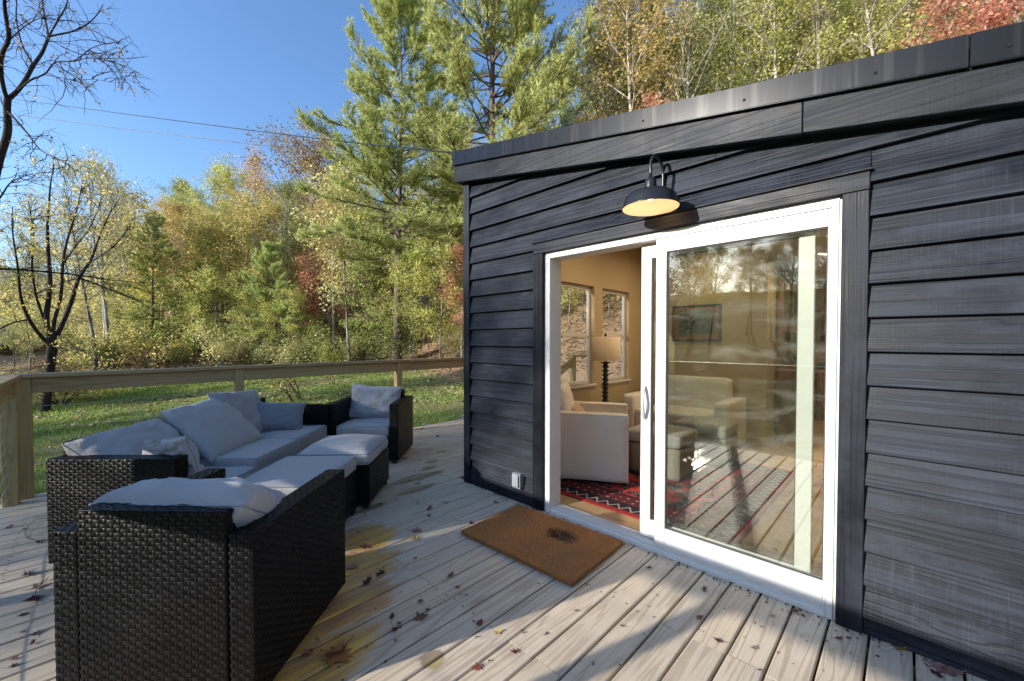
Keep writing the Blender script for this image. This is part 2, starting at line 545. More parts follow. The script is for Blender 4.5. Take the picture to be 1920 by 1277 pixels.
# ------------------------------------------------------------------ deck
deck = thing('deck', None, None, kind='structure')
PITCH, BW = .1463, .1372
def deck_board(x, y0, y1, z=0.0):
    L = y1 - y0; b = .006; w = BW / 2
    prof = [(-w, -.028), (w, -.028), (w, -b), (w - b * .4, -b * .35), (w - b, 0), (-w + b, 0), (-w + b * .4, -b * .35), (-w, -b)]
    m = MB().prism(prof, 'y', -L / 2, L / 2)
    part('deck_board', m, DECK, deck, loc=(x, (y0 + y1) / 2, z + random.uniform(-.0012, .0012)), rot=(0, random.uniform(-.006, .006), 0))
rb = random.Random(3)
i = 0
x = -3.40
JOINTS = (-2.45, -1.63, -.85, -.42)
while x < 4.3:
    yend = 4.6 if x < -1.10 else -.012
    cuts = []
    y = rb.choice((-2.45, -1.22, -.62)) if x > -1.1 else rb.choice((-2.0, -.8, .4))
    while y < yend - .5:
        cuts.append(y + rb.uniform(-.01, .01)); y += rb.choice((1.83, 2.44, 2.44))
    a = -3.08
    for c in cuts + [yend]:
        if c - a > .25:
            deck_board(x, a, c - .003); a = c
    x += PITCH
for yj in (-2.9, -2.45, -1.83, -1.22, -.62, -.1):
    part('joist', MB().box(-3.4, 4.2, yj - .02, yj + .02, -.22, -.031), RAILWX, deck)
for yj in (.4, 1.02, 1.63, 2.24, 2.85, 3.5, 4.1):
    part('joist', MB().box(-3.4, -1.2, yj - .02, yj + .02, -.22, -.031), RAILWX, deck)
SCREW = plain('screw_steel', (.05, .045, .04), .5, .5)
sm_ = MB()
for ob_ in [c for c in bpy.data.objects if c.parent == deck and c.name.startswith('deck_board')]:
    ys_ = [v.co.y for v in ob_.data.vertices]
    for yj in (-2.9, -2.45, -1.83, -1.22, -.62, -.1, .4, 1.02, 1.63, 2.24):
        l_ = yj - ob_.location.y
        if min(ys_) + .01 < l_ < max(ys_) - .01:
            for dx_ in (-.038, .038):
                cx_, cy_ = ob_.location.x + dx_ + rb.uniform(-.006, .006), yj + rb.uniform(-.01, .01)
                sm_.add([(cx_ + .0055 * math.cos(a), cy_ + .0055 * math.sin(a), .0026) for a in [k * math.pi / 3 for k in range(6)]], [(0, 1, 2, 3, 4, 5)])
so_ = part('screw_heads', sm_, SCREW, deck); so_['kind'] = 'stuff'
part('rim_board', MB().box(-3.515, -3.477, -3.08, 4.6, -.26, -.032), RAILW, deck, .003)
part('rim_board', MB().box(-3.5, 4.3, -3.12, -3.083, -.26, -.002), RAILWX, deck, .003)

# ------------------------------------------------------------------ railings
def railing(label, p0, p1, posts, group='cable railings round the deck', ext=0.0):
    """a straight run from p0 to p1 (x,y); local +X runs along it"""
    a = Vector(p0); b = Vector(p1); L = (b - a).length
    rz = math.atan2(b.y - a.y, b.x - a.x)
    t = thing('deck_railing', label, 'railing', (a.x, a.y, 0), rz, group)
    cuts = [0.0] + [L * k for k in ((.5,) if L > 4 else ())] + [L]
    for u0, u1 in zip(cuts[:-1], cuts[1:]):
        part('cap_board', MB().box(u0 + .0015 - (ext if u0 == 0 else 0), u1 - .0015, -.075, .07, 1.038, 1.074), RAILWX, t, .005)
    for u0, u1 in zip(posts[:-1], posts[1:]):
        part('top_rail', MB().box(u0 + .047, u1 - .047, -.036, .0, .905, 1.036), RAILWX, t, .003)
    for u in posts:
        part('post', MB().box(u - .045, u + .045, -.05, .04, -.25, 1.036), POSTW, t, .004)
    for k in range(8):
        z = .095 + k * .099
        pts = []
        for q in range(17):
            u = posts[0] + (posts[-1] - posts[0]) * q / 16
            pts.append((u, -.005, z - .006 * math.sin(math.pi * q * .5) ** 2))
        part('cable', MB().tube(pts, .0021, 5, False), STEEL, t, smooth=True)
    return t
railing('long wooden cable railing along the far edge of the deck, facing the lawn', (-3.40, -2.99), (-3.40, 4.6), (0.045, 1.61, 3.63, 5.65, 7.5))
railing('wooden cable railing meeting the far railing at the left corner of the deck', (4.3, -3.02), (-3.30, -3.02), (.1, 1.95, 3.8, 5.65, 7.55), ext=0)

# ------------------------------------------------------------------ cabin
cabin = thing('cabin', 'black wood sided cabin with sloping roof and white sliding glass door', 'cabin')
XL, XR = -.99, 3.9
def ztop(x): return 3.134 - .182 * (x + 1.046)      # top of metal edge
def zsof(x): return ztop(x) - .28                  # bottom of fascia
# wall core
def slope_wall(name, x0, x1, y0, y1, z0, mt, dz=-.04):
    poly = [(x0, z0), (x1, z0), (x1, ztop(x1) - .06 + dz), (x0, ztop(x0) - .06 + dz)]
    return part(name, MB().prism(poly, 'y', y0, y1), mt, cabin)
slope_wall('wall', XL + .004, -.003, .002, .12, -.2, PLASTER)
slope_wall('wall', 1.813, XR, .002, .12, -.2, PLASTER)
slope_wall('wall', -.0025, 1.8125, .002, .12, 2.035, PLASTER)
# siding
EXP = .154
def siding(x0, x1, z0, top=None):
    h = EXP + .016 if top is None else top
    prof = [(-.004, 0), (-.049, 0), (-.0495, .004), (-.0135, h), (-.004, h)]
    L = x1 - x0
    m = MB().prism(prof, 'x', -L / 2, L / 2)
    part('siding_board', m, SIDING, cabin, loc=((x0 + x1) / 2, random.uniform(-.001, .001), z0), rot=(random.uniform(-.006, .006), random.uniform(-.0012, .0012), 0))
for k in range(-1, 20):
    z0 = .078 + k * EXP
    if k == -1:
        for a, b in ((-.902, -.114), (1.917, XR)):
            part('skirt_board', MB().box(a, b, -.046, -.004, .004, .082), SIDING, cabin, .003)
        continue
    if z0 > 2.9: break
    xe = min(XR, (3.134 - .06 - (z0 + EXP + .016)) / .182 - 1.046)
    if xe < -.8: break
    hi = z0 + EXP * .99
    if z0 < 2.11:
        h = None
        siding(-.902, -.114, z0)
        if xe > 1.95: siding(1.917, xe, z0)
        if k == 13: siding(-.112, 1.915, 2.1405, z0 + EXP + .016 - 2.1405)
    else:
        js = rb.uniform(-.3, 1.4) if k % 2 else None
        if js and xe - .4 > js > -.5:
            siding(-.902, js - .0015, z0); siding(js + .0015, xe, z0)
        else: siding(-.902, xe, z0)
# trim
part('corner_board', MB().prism([(XL, 0.003), (-.905, 0.003), (-.905, zsof(-.9) + .05), (XL, zsof(XL) + .05)], 'y', -.056, 0), TRIMV, cabin, .003)
part('door_trim', MB().box(-.112, -.012, -.053, .0, .003, 2.045), TRIMV, cabin, .003)
part('door_trim', MB().box(1.817, 1.915, -.053, .0, .003, 2.045), TRIMV, cabin, .003)
part('door_trim', MB().box(-.112, 1.915, -.0535, .0, 2.0465, 2.128), TRIMH, cabin, .003)
part('drip_cap', MB().box(-.122, 1.925, -.066, .0, 2.130, 2.139), TRIMH, cabin, .002)
# roof edge
def sloped(name, x0, x1, y0, y1, t0, t1, mt, bev=.003):
    poly = [(x0, ztop(x0) + t0), (x1, ztop(x1) + t0), (x1, ztop(x1) + t1), (x0, ztop(x0) + t1)]
    return part(name, MB().prism(poly, 'y', y0, y1), mt, cabin, bev)
XO = -1.046
for a, b in ((XO, 1.668), (1.671, XR + .1)): sloped('fascia_board', a, b, -.120, -.085, -.282, -.10, TRIMH)
for a, b in ((XO - .008, -.253), (-.251, 2.2), (2.202, XR + .1)):
    sloped('roof_flashing', a, b, -.133, -.122, -.124, .002, FLASH, .002)
    sloped('flashing_hem', a, b, -.143, -.1335, -.131, -.1215, FLASH, .003)
sloped('roof_flashing', XO - .012, XO + .05, -.136, -.1335, -.07, .004, FLASH, .001)
sloped('soffit', XO + .002, XR, -.0845, .0015, -.272, -.25, SOFFIT, 0)
part('rake_board', MB().box(XO, XO + .028, -.0845, 6.7, zsof(XO) - .002, ztop(XO) - .05), TRIMV, cabin, .003)
part('soffit', MB().box(XO + .029, XL - .001, .002, 6.7, zsof(XO) + .01, zsof(XO) + .03), SOFFIT, cabin)
sloped('roof', XO - .008, XR + .1, -.121, 6.75, -.05, .0, FLASH, 0)
for xx in (-.86, -.36, .19, .86, 1.42, 1.93, 2.3):
    part('screw', MB().lathe([(0, .004), (.006, .0035), (.007, 0)], 8).xf(Matrix.Translation((xx, -.1332, ztop(xx) - .075)) @ Matrix.Rotation(R(90), 4, 'X')), SOFFIT, cabin)

# other outer walls
WY = ((1.30, 2.02), (2.22, 2.94)); WZ = (.80, 2.06)
def left_wall():
    m = MB()
    zt = zsof(XL) + .1
    y0, y1 = .1205, 6.6
    m.box(XL, -.872, y0, WY[0][0], -.2, zt); m.box(XL, -.872, WY[0][1], WY[1][0], -.2, zt); m.box(XL, -.872, WY[1][1], y1, -.2, zt)
    for a, b in WY:
        m.box(XL, -.872, a, b, -.2, WZ[0]); m.box(XL, -.872, a, b, WZ[1], zt)
    return m
part('wall', left_wall(), PLASTER, cabin)
slope_wall('wall', XL + .001, .80, 3.30, 3.42, -.2, PLASTER)
slope_wall('wall', XL + .001, XR, 6.48, 6.6, -.2, PLASTER)
part('wall', MB().box(XR - .12, XR - .001, .1205, 6.479, -.2, 2.15), PLASTER, cabin)
part('wall', MB().box(.68, .80, 3.4205, 6.479, -.2, 2.8), PLASTER, cabin)
sloped('ceiling', XL + .001, XR, .1205, 6.47, -.33, -.30, CEILM, 0)
part('baseboard', MB().box(-.871, .815, 3.283, 3.2995, .036, .15), BASEB, cabin, .003)
part('baseboard', MB().box(.8005, .8155, 3.2997, 6.47, .036, .15), BASEB, cabin, .003)
part('baseboard', MB().box(-.8715, -.856, .1225, 3.282, .036, .15), BASEB, cabin, .003)
fl = part('floor', MB().box(-.872, XR - .12, .0, 6.479, -.12, .017), BLACKM, cabin)
y = .03
while y < 6.3:
    a = -.87
    xx = a + rb.uniform(.5, 1.5)
    while a < XR - .13:
        b = min(xx, XR - .13)
        if b - a > .1:
            part('floor_plank', MB().box(-(b - a) / 2, (b - a) / 2, -.0635, .0635, 0, .015), OAK, fl, .0015, loc=((a + b) / 2 , y + .064, .018))
        a = b + .001; xx = a + rb.uniform(.9, 1.9)
    y += .129

# windows in the left wall
for (a, b) in WY:
    w = part('window', MB().box(-.962, -.93, a + .001, a + .045, WZ[0] + .001, WZ[1] - .001).box(-.962, -.93, b - .045, b - .001, WZ[0] + .001, WZ[1] - .001)
             .box(-.962, -.93, a + .046, b - .046, WZ[0] + .001, WZ[0] + .045).box(-.962, -.93, a + .046, b - .046, WZ[1] - .045, WZ[1] - .001), VINYL, cabin, .003)
    zm = (WZ[0] + WZ[1]) / 2
    part('sash_rail', MB().box(-.958, -.925, a + .046, b - .046, zm - .022, zm + .022), VINYL, w, .003)
    part('pane', MB().box(-.950, -.946, a + .04, b - .04, WZ[0] + .04, zm - .023), WGLASS, w)
    part('pane', MB().box(-.956, -.952, a + .04, b - .04, zm + .023, WZ[1] - .04), WGLASS, w)
    part('sill', MB().box(-.93, -.845, a - .03, b + .03, WZ[0] - .03, WZ[0] - .001), VINYL, w, .003)

# sliding door: white frame, track, fixed pane outside and slider pushed to the right behind it
DW, DH = 1.805, 2.03
fr = part('door_frame', MB().box(.0, .045, -.03, .115, .0, DH).box(DW - .028, DW, -.03, .115, .0, DH).box(.0455, DW - .0285, -.03, .115, DH - .031, DH)
          .box(.0455, DW - .0285, -.03, .119, .0, .030), VINYL, cabin, .003)
for yy in (-.012, .012, .036, .060, .084):
    part('track_rib', MB().box(.046, DW - .029, yy - .002, yy + .002, .0301, .046), VINYL, fr)
part('nail_flange', MB().box(-.0115, -.0005, -.022, .0, .003, DH + .01), VINYL, fr)
part('nail_flange', MB().box(DW + .0005, DW + .0105, -.022, .0, .003, DH + .01), VINYL, fr)
part('nail_flange', MB().box(-.0115, DW + .0105, -.022, .0, DH + .0005, DH + .0145), VINYL, fr)
def door_panel(x0, x1, y0, y1, z0, z1, s=.07, sr=.07):
    tp, bt = .085, .125
    p = part('door_panel', MB().box(x0, x0 + s, y0, y1, z0, z1).box(x1 - sr, x1, y0, y1, z0, z1).box(x0 + s + .0005, x1 - sr - .0005, y0 + .0005, y1, z1 - tp, z1)
             .box(x0 + s + .0005, x1 - sr - .0005, y0 + .0005, y1, z0, z0 + bt), VINYL, cabin, .003)
    ym = (y0 + y1) / 2
    pane = part('glass_pane', MB().box(x0 + s - .01, x1 - sr + .006, ym - .003, ym + .003, z0 + bt - .01, z1 - tp + .01), GLASS, p)
    g_ = .006
    gm = MB()
    for (a, b, c, d) in ((x0 + s, x0 + s + g_, z0 + bt, z1 - tp), (x1 - sr - g_, x1 - sr, z0 + bt, z1 - tp), (x0 + s + g_, x1 - sr - g_, z0 + bt, z0 + bt + g_), (x0 + s + g_, x1 - sr - g_, z1 - tp - g_, z1 - tp)):
        gm.box(a, b, ym - .009, ym - .0035, c, d)
    part('gasket', gm, GASKET, p)
    return p
door_panel(.900, 1.776, -.022, .022, .047, 1.998, .066, .012)
slider = door_panel(.770, 1.706, .040, .084, .047, 1.984)
hx = .800
hp = part('handle', MB().box(hx - .014, hx + .014, .036, .0395, .83, 1.07).box(hx - .020, hx - .004, .03, .036, .90, .945), VINYL, slider, .002)
for side, yy in (('out', -1), ('in', 1)):
    y0_ = .036 if yy < 0 else .088
    pts = [(hx + .004, y0_, .845)] + [(hx + .004 + .006 * math.sin(math.pi * k / 8), y0_ + yy * (.012 + .034 * math.sin(math.pi * k / 8)), .85 + .2 * k / 8) for k in range(9)] + [(hx + .004, y0_, 1.055)]
    part('handle', MB().tube(pts, .0085, 10), VINYL, slider, smooth=True)
part('lock', MB().lathe([(0, .006), (.006, .005), (.007, 0)], 12).xf(Matrix.Translation((hx - .013, .03, .922)) @ Matrix.Rotation(R(90), 4, 'X')), BLACKM, slider)

# barn door further inside, on the wall facing +X
bd = part('barn_door', MB().box(.835, .875, 3.72, 3.83, .05, 2.16).box(.835, .875, 4.72, 4.83, .05, 2.16).box(.8355, .8745, 3.8305, 4.7195, 2.04, 2.16)
          .box(.8355, .8745, 3.8305, 4.7195, .05, .28).box(.8355, .8745, 3.8305, 4.7195, 1.47, 1.58).box(.8355, .8745, 3.8305, 4.7195, .90, 1.01), BARNW, cabin, .004)
for z0, z1 in ((.281, .899), (1.011, 1.469), (1.581, 2.039)):
    part('pane', MB().box(.850, .858, 3.831, 4.719, z0, z1), mat_glass('barn_pane_glass', .12) if z0 < .3 else bpy.data.materials['barn_pane_glass'], bd)
part('hanging_rail', MB().box(.815, .83, 3.6, 5.6, 2.215, 2.255), BLACKM, bd, .002)
for yy in (3.82, 4.68):
    part('roller', MB().lathe([(0, -.015), (.055, -.015), (.055, .015), (0, .015)], 20).xf(Matrix.Translation((.852, yy, 2.275)) @ Matrix.Rotation(R(90), 4, 'Y')), BLACKM, bd)
    part('hanger', MB().box(.877, .884, yy - .02, yy + .02, 2.0, 2.3), BLACKM, bd, .002)
part('floor_guide', MB().box(.8, .9, 3.72, 3.80, .035, .06), BLACKM, bd)
# kitchen run at the back of the deep part
kit = thing('kitchen_counter', 'wooden kitchen cabinets along the far wall behind the glass', 'kitchen counter', (0, 0, 0))
for k in range(5):
    part('cabinet_door', MB().box(1.0 + k * .52, 1.505 + k * .52, 5.84, 5.862, .14, .90), BARNW, kit, .004)
part('carcass', MB().box(.98, 3.6, 5.865, 6.47, .034, .93), BARNW, kit)
part('worktop', MB().box(.95, 3.62, 5.80, 6.475, .931, .97), BLACKM, kit, .004)
for k in range(4):
    part('wall_cabinet', MB().box(1.0 + k * .62, 1.61 + k * .62, 6.14, 6.47, 1.45, 1.98 - .1 * k), BARNW, kit, .004)

# recessed lights
def downlight(x, y, label):
    z = ztop(x) - .332
    t = thing('ceiling_light', label, 'ceiling light', (x, y, z), 0, 'recessed ceiling lights inside')
    part('trim_ring', MB().lathe([(.058, .0), (.058, -.004), (.082, -.007), (.085, .0)], 28), LAMPIN, t, smooth=True)
    part('diffuser', MB().lathe([(0, -.002), (.057, -.002)], 28), CAN, t)
    t.rotation_euler = (0, math.atan(.182), 0)
    l = bpy.data.lights.new('downlight', 'AREA'); l.shape = 'DISK'; l.size = .11
    l.energy = 3.2; l.color = (1, .76, .48)
    lo = bpy.data.objects.new('downlight', l); COL.objects.link(lo)
    lo.location = (x, y, z - .012)
downlight(1.55, 2.28, 'lit recessed ceiling light nearer the glass door')
downlight(1.34, 3.42, 'lit recessed ceiling light further into the room')
downlight(.0, 1.5, 'lit recessed ceiling light above the cream armchair')
downlight(.1, 2.7, 'lit recessed ceiling light above the loveseat')
downlight(1.5, 5.0, 'lit recessed ceiling light in front of the kitchen cabinets')

# picture on the wall
pic = thing('framed_picture', 'framed dark woven picture with rust red border on the tan wall', 'picture', (-.05, 3.297, 1.60))
part('frame', MB().box(-.325, .325, -.022, -.001, .225, .25).box(-.325, .325, -.022, -.001, -.25, -.225).box(-.325, -.3, -.022, -.001, -.2245, .2245).box(.3, .325, -.022, -.001, -.2245, .2245), BLACKM, pic, .002)
def mat_picture():
    t = NT('woven_picture')
    p = t.n('TexCoord').outputs['Object']
    s = t.n('SeparateXYZ', {0: p})
    ax = t.math('ABSOLUTE', s.outputs[0]); az = t.math('ABSOLUTE', s.outputs[2])
    d = t.math('MINIMUM', t.math('SUBTRACT', .3, ax), t.math('SUBTRACT', .225, az))
    nz = t.noise(p, 28, 5, .7)
    field = t.ramp(nz, [(.35, (.012, .014, .014)), (.52, (.05, .055, .045)), (.6, (.14, .09, .04)), (.7, (.03, .03, .03))])
    bd_ = t.mix(nz, (.24, .06, .02), (.36, .13, .04))
    ol = t.mix(nz, (.10, .09, .035), (.18, .15, .06))
    c = t.mix(t.maprange(d, .034, .036, 0, 1), bd_, ol)
    c = t.mix(t.maprange(d, .070, .085, 0, 1), c, field)
    return t.pbr(c, .9, .1)
part('textile', MB().box(-.299, .299, -.012, -.003, -.224, .224), mat_picture(), pic)

# rug
def mat_rug():
    t = NT('red_patterned_rug')
    p = t.n('TexCoord').outputs['Object']
    s = t.n('SeparateXYZ', {0: p})
    X, Y = s.outputs[0], s.outputs[1]
    hx_, hy_ = 1.03, 1.05
    dx = t.math('SUBTRACT', hx_, t.math('ABSOLUTE', X)); dy = t.math('SUBTRACT', hy_, t.math('ABSOLUTE', Y))
    d = t.math('MINIMUM', dx, dy)
    along = t.mix(t.math('LESS_THAN', dx, dy), t.n('CombineXYZ', {0: X, 1: X, 2: X}).outputs[0], t.n('CombineXYZ', {0: Y, 1: Y, 2: Y}).outputs[0])
    al = t.n('SeparateColor', {0: along}).outputs[0]
    tri = t.math('PINGPONG', al, .05)
    zz = t.math('ABSOLUTE', t.math('SUBTRACT', t.math('SUBTRACT', d, .055), t.math('MULTIPLY', tri, 1.5)))
    zzm = t.maprange(zz, .008, .013, 1, 0)
    band = t.math('MULTIPLY', t.math('GREATER_THAN', d, .05), t.math('LESS_THAN', d, .14))
    nz = t.noise(p, 26, 4, .7)
    red = t.mix(nz, (.16, .012, .014), (.36, .05, .045))
    navy = t.mix(nz, (.012, .012, .022), (.05, .035, .045))
    cream = (.34, .30, .26)
    c = t.mix(t.math('LESS_THAN', d, .05), navy, red)
    c = t.mix(t.math('MULTIPLY', band, zzm), c, cream)
    dot = t.n('TexVoronoi', {'Vector': t.vmath('MULTIPLY', p, (1, 1, 0)), 'Scale': 13.0, 'Randomness': .15}).outputs['Distance']
    b2 = t.math('MULTIPLY', t.math('GREATER_THAN', d, .17), t.math('LESS_THAN', d, .34))
    stripes = t.math('GREATER_THAN', t.math('SINE', t.math('MULTIPLY', d, 170.0)), .2)
    c = t.mix(t.math('MULTIPLY', b2, t.math('MULTIPLY', stripes, .8)), c, red)
    c = t.mix(t.math('MULTIPLY', b2, t.maprange(dot, .14, .2, .9, 0)), c, cream)
    inner = t.math('GREATER_THAN', d, .36)
    med = t.noise(t.vmath('MULTIPLY', t.n('CombineXYZ', {0: t.math('ABSOLUTE', X), 1: t.math('ABSOLUTE', Y), 2: 0.0}).outputs[0], (7, 7, 1)), 1.0, 3, .6)
    fc = t.mix(t.maprange(med, .47, .5, 0, 1), t.mix(nz, (.26, .02, .02), (.50, .09, .07)), navy)
    fc = t.mix(t.maprange(t.math('ABSOLUTE', t.math('SUBTRACT', med, .56)), .006, .012, .8, 0), fc, cream)
    c = t.mix(inner, c, fc)
    return t.pbr(c, .95, .1, t.bump(nz, .5, .01))
rug = part('rug', MB().box(-1.03, 1.03, -1.05, 1.05, 0, .010), mat_rug(), None, .003, loc=(.25, 1.33, .0345))
tag(rug, 'red and navy patterned rug on the oak floor inside the door', 'rug')

# ------------------------------------------------------------------ soft shapes
def rbox(w, d, h, rad=.04, n=9, crown=0.0, seed=0, wr=.006, base0=True):
    """rounded soft block sitting on z=0, centred in x,y"""
    half = np.array((w / 2, d / 2, h / 2))
    r = min(rad, h / 2 * .98)
    faces = {}
    V = []; Fc = []
    idx = {}
    rng = [-1 + 2 * i / n for i in range(n + 1)]
    def warp(a): return math.copysign(abs(a) ** .8, a)
    def vid(p):
        key = tuple(round(c, 5) for c in p)
        if key not in idx:
            q = np.array([warp(c) for c in p]) * half
            inner = np.clip(q, -(half - r), half - r)
            dl = q - inner
            ln = np.linalg.norm(dl)
            if ln > 1e-9: q = inner + dl / ln * r
            u, v = p[0], p[1]
            if p[2] > -.2: q[2] += crown * (1 - u ** 2) * (1 - v ** 2) * (1 if p[2] > .5 else .4)
            nv = mnoise.noise_vector(Vector((q[0] * 5 + seed * 3.1, q[1] * 5, q[2] * 5 + seed)))
            fold = abs(mnoise.noise(Vector((q[0] * 3.5 + seed, q[1] * 9, q[2] * 4))))
            q = q + np.array(nv) * wr + np.array((0, 0, -fold * wr * 1.2 if p[2] > .5 else 0))
            idx[key] = len(V); V.append((q[0], q[1], q[2] + h / 2))
        return idx[key]
    for ax in range(3):
        o = [a for a in range(3) if a != ax]
        for sg in (-1.0, 1.0):
            for i in range(n):
                for j in range(n):
                    cs = []
                    for (a, b) in ((i, j), (i + 1, j), (i + 1, j + 1), (i, j + 1)):
                        p = [0, 0, 0]; p[ax] = sg; p[o[0]] = rng[a]; p[o[1]] = rng[b]
                        cs.append(vid(tuple(p)))
                    Fc.append(tuple(cs) if (sg > 0) == (ax != 1) else tuple(cs[::-1]))
    m = MB(); m.v = V; m.f = Fc
    return m

def pillow(w, h, t, seed=0, n=26, wr=.012, slump=0.0, ears=.06):
    """knife-edge pillow: width x, height z, thickness y, centred; slump rolls it over its lower edge"""
    V = []; Fc = []
    def pt(u, v, s):
        e = (max(0, (1 - u ** 4) * (1 - v ** 4))) ** .42
        x = w / 2 * u * (1 - ears * (1 - v * v)); z = h / 2 * v * (1 - ears * (1 - u * u))
        y = s * t / 2 * e
        # creases radiate from corners and along the seams
        q = Vector((u * 2.3 + seed * 5.7, v * 3.4, s * .8 + seed))
        cr = mnoise.noise(q * 1.3) * .6 - abs(mnoise.noise(Vector((u * 5 + v * 3 + seed, v * 1.6 - u, s)))) * 1.1
        fine = mnoise.noise(Vector((u * 9 + seed, v * 9, s * 2)))
        y += s * wr * (1.35 * cr + .3 * fine - .9 * max(0, .35 - abs(mnoise.noise(Vector((u * 2.2 - v * 1.7 + seed * 2.0, u * 1.1 + v * .8, seed)))) * 2)) * min(1, e * 1.6)
        x += .01 * mnoise.noise(Vector((v * 2.2, seed, 1))); z += .014 * mnoise.noise(Vector((u * 2.2, seed, 7)))
        if slump:
            k = slump * (z / h + .5)
            y, z = y * math.cos(k) - (z + h / 2) * math.sin(k) * .5, -h / 2 + (z + h / 2) * math.cos(k) + y * math.sin(k)
        return (x, y, z)
    grid = {}
    for s in (1, -1):
        for i in range(n + 1):
            for j in range(n + 1):
                u = math.sin((-1 + 2 * i / n) * math.pi / 2); v = math.sin((-1 + 2 * j / n) * math.pi / 2)
                if s == -1 and (i in (0, n) or j in (0, n)):
                    grid[s, i, j] = grid[1, i, j]; continue
                grid[s, i, j] = len(V); V.append(pt(u, v, s))
    for s in (1, -1):
        for i in range(n):
            for j in range(n):
                c = (grid[s, i, j], grid[s, i + 1, j], grid[s, i + 1, j + 1], grid[s, i, j + 1])
                Fc.append(c if s == -1 else c[::-1])
    m = MB(); m.v = V; m.f = Fc
    seam = [V[grid[1, i, 0]] for i in range(n + 1)] + [V[grid[1, n, j]] for j in range(1, n + 1)] + [V[grid[1, i, n]] for i in range(n - 1, -1, -1)] + [V[grid[1, 0, j]] for j in range(n - 1, -1, -1)]
    return m, seam

def make_pillow(name, label, cat, w, h, t, M, mt, seed, group, **kw):
    m, seam = pillow(w, h, t, seed, **kw)
    o = link(name, m.mesh(name, smooth=True), mt)
    o.matrix_world = M
    tag(o, label, cat, group)
    p = part('piping', MB().tube(seam, .0042, 6, False), PIPING, o, smooth=True)
    return o

def make_seat(label, w, d, h, loc, rz, seed, group, crown=.015, rad=.035, wr=.006, mt=None, cat='seat cushion'):
    o = part('seat_cushion', rbox(w, d, h, rad, 14, crown, seed, wr), mt or FABRIC, None, smooth=True, loc=loc, rot=(0, 0, rz))
    tag(o, label, cat, group)
    m = MB()
    k = rad * .28
    for z in (h - k, k):
        a, b = w / 2 - k * .9, d / 2 - k * .9; c = rad * .7
        pts = []
        for (cx_, cy_, a0) in ((a - c, b - c, 0), (-a + c, b - c, 90), (-a + c, -b + c, 180), (a - c, -b + c, 270)):
            for q in range(4):
                an = R(a0 + q * 30); pts.append((cx_ + c * math.cos(an), cy_ + c * math.sin(an), z + (.0 if z < h / 2 else 0)))
        pts.append(pts[0])
        m.tube(pts, .004, 6, False)
    part('piping', m, PIPING, o, smooth=True)
    return o

# ------------------------------------------------------------------ wicker furniture
def weave_faces(faces):
    """faces: list of (origin, u axis, v axis, width, height, normal); strands run along u"""
    VV = []; FF = []; base = 0
    PU, PV, W_, HT = .052, .0156, .0395, .0136
    for (o, u, v, wd, ht, nn) in faces:
        o = np.array(o, float); u = np.array(u, float); v = np.array(v, float); nn = np.array(nn, float)
        rows = int(ht / PV)
        if rows < 1: continue
        pv = ht / rows
        for rI in range(rows):
            vc = (rI + .5) * pv
            off = 0 if rI % 2 == 0 else PU / 2
            c = off - PU
            while c < wd + PU:
                a, b = max(c - W_ / 2, .001), min(c + W_ / 2, wd - .001)
                c += PU
                if b - a < .006: continue
                jit = random.uniform(-.0012, .0012)
                prof = ((a, .0), (a + (b - a) * .16, .0030), (b - (b - a) * .16, .0031), (b, .0))
                for (uu, hh) in prof:
                    for dv in (-HT / 2, 0, HT / 2):
                        bl = 1.0 if dv == 0 else .72
                        VV.append(o + u * uu + v * (vc + jit + dv) + nn * (hh * bl + .0004))
                for q in range(3):
                    for e in range(2):
                        i0 = base + q * 3 + e
                        FF.append((i0, i0 + 3, i0 + 4, i0 + 1))
                base += 12
                g0, g1 = c - PU + W_ / 2 + .0012, c - W_ / 2 - .0012
                if g0 > .001 and g1 < wd - .001:
                    for uu in (g0, (g0 + g1) / 2, g1):
                        for dv in (-pv * .62, 0, pv * .62):
                            hh = (.0016 if dv == 0 else .0) + (.0007 if uu == (g0 + g1) / 2 else 0)
                            VV.append(o + u * uu + v * min(ht - .001, max(.001, vc + dv)) + nn * (hh + .0003))
                    for q in range(2):
                        for e in range(2):
                            i0 = base + q * 3 + e
                            FF.append((i0, i0 + 3, i0 + 4, i0 + 1))
                    base += 9
    return np_mesh('weave', np.array(VV), np.array(FF), True)

def wicker_block(name, par, x0, x1, y0, y1, z0, z1, skip=''):
    p = part(name, MB().box(x0, x1, y0, y1, z0, z1), WICKD, par, .004)
    w, d, h = x1 - x0, y1 - y0, z1 - z0
    fs_ = []
    if 'f' not in skip: fs_.append(((x0, y0, z0), (1, 0, 0), (0, 0, 1), w, h, (0, -1, 0)))
    if 'b' not in skip: fs_.append(((x1, y1, z0), (-1, 0, 0), (0, 0, 1), w, h, (0, 1, 0)))
    if 'l' not in skip: fs_.append(((x0, y1, z0), (0, -1, 0), (0, 0, 1), d, h, (-1, 0, 0)))
    if 'r' not in skip: fs_.append(((x1, y0, z0), (0, 1, 0), (0, 0, 1), d, h, (1, 0, 0)))
    if 't' not in skip:
        if w > d: fs_.append(((x0, y0, z1), (1, 0, 0), (0, 1, 0), w, d, (0, 0, 1)))
        else: fs_.append(((x1, y0, z1), (0, 1, 0), (-1, 0, 0), d, w, (0, 0, 1)))
    wv = link('weave', weave_faces(fs_), WICK, p)
    wv['kind'] = 'stuff'
    return p

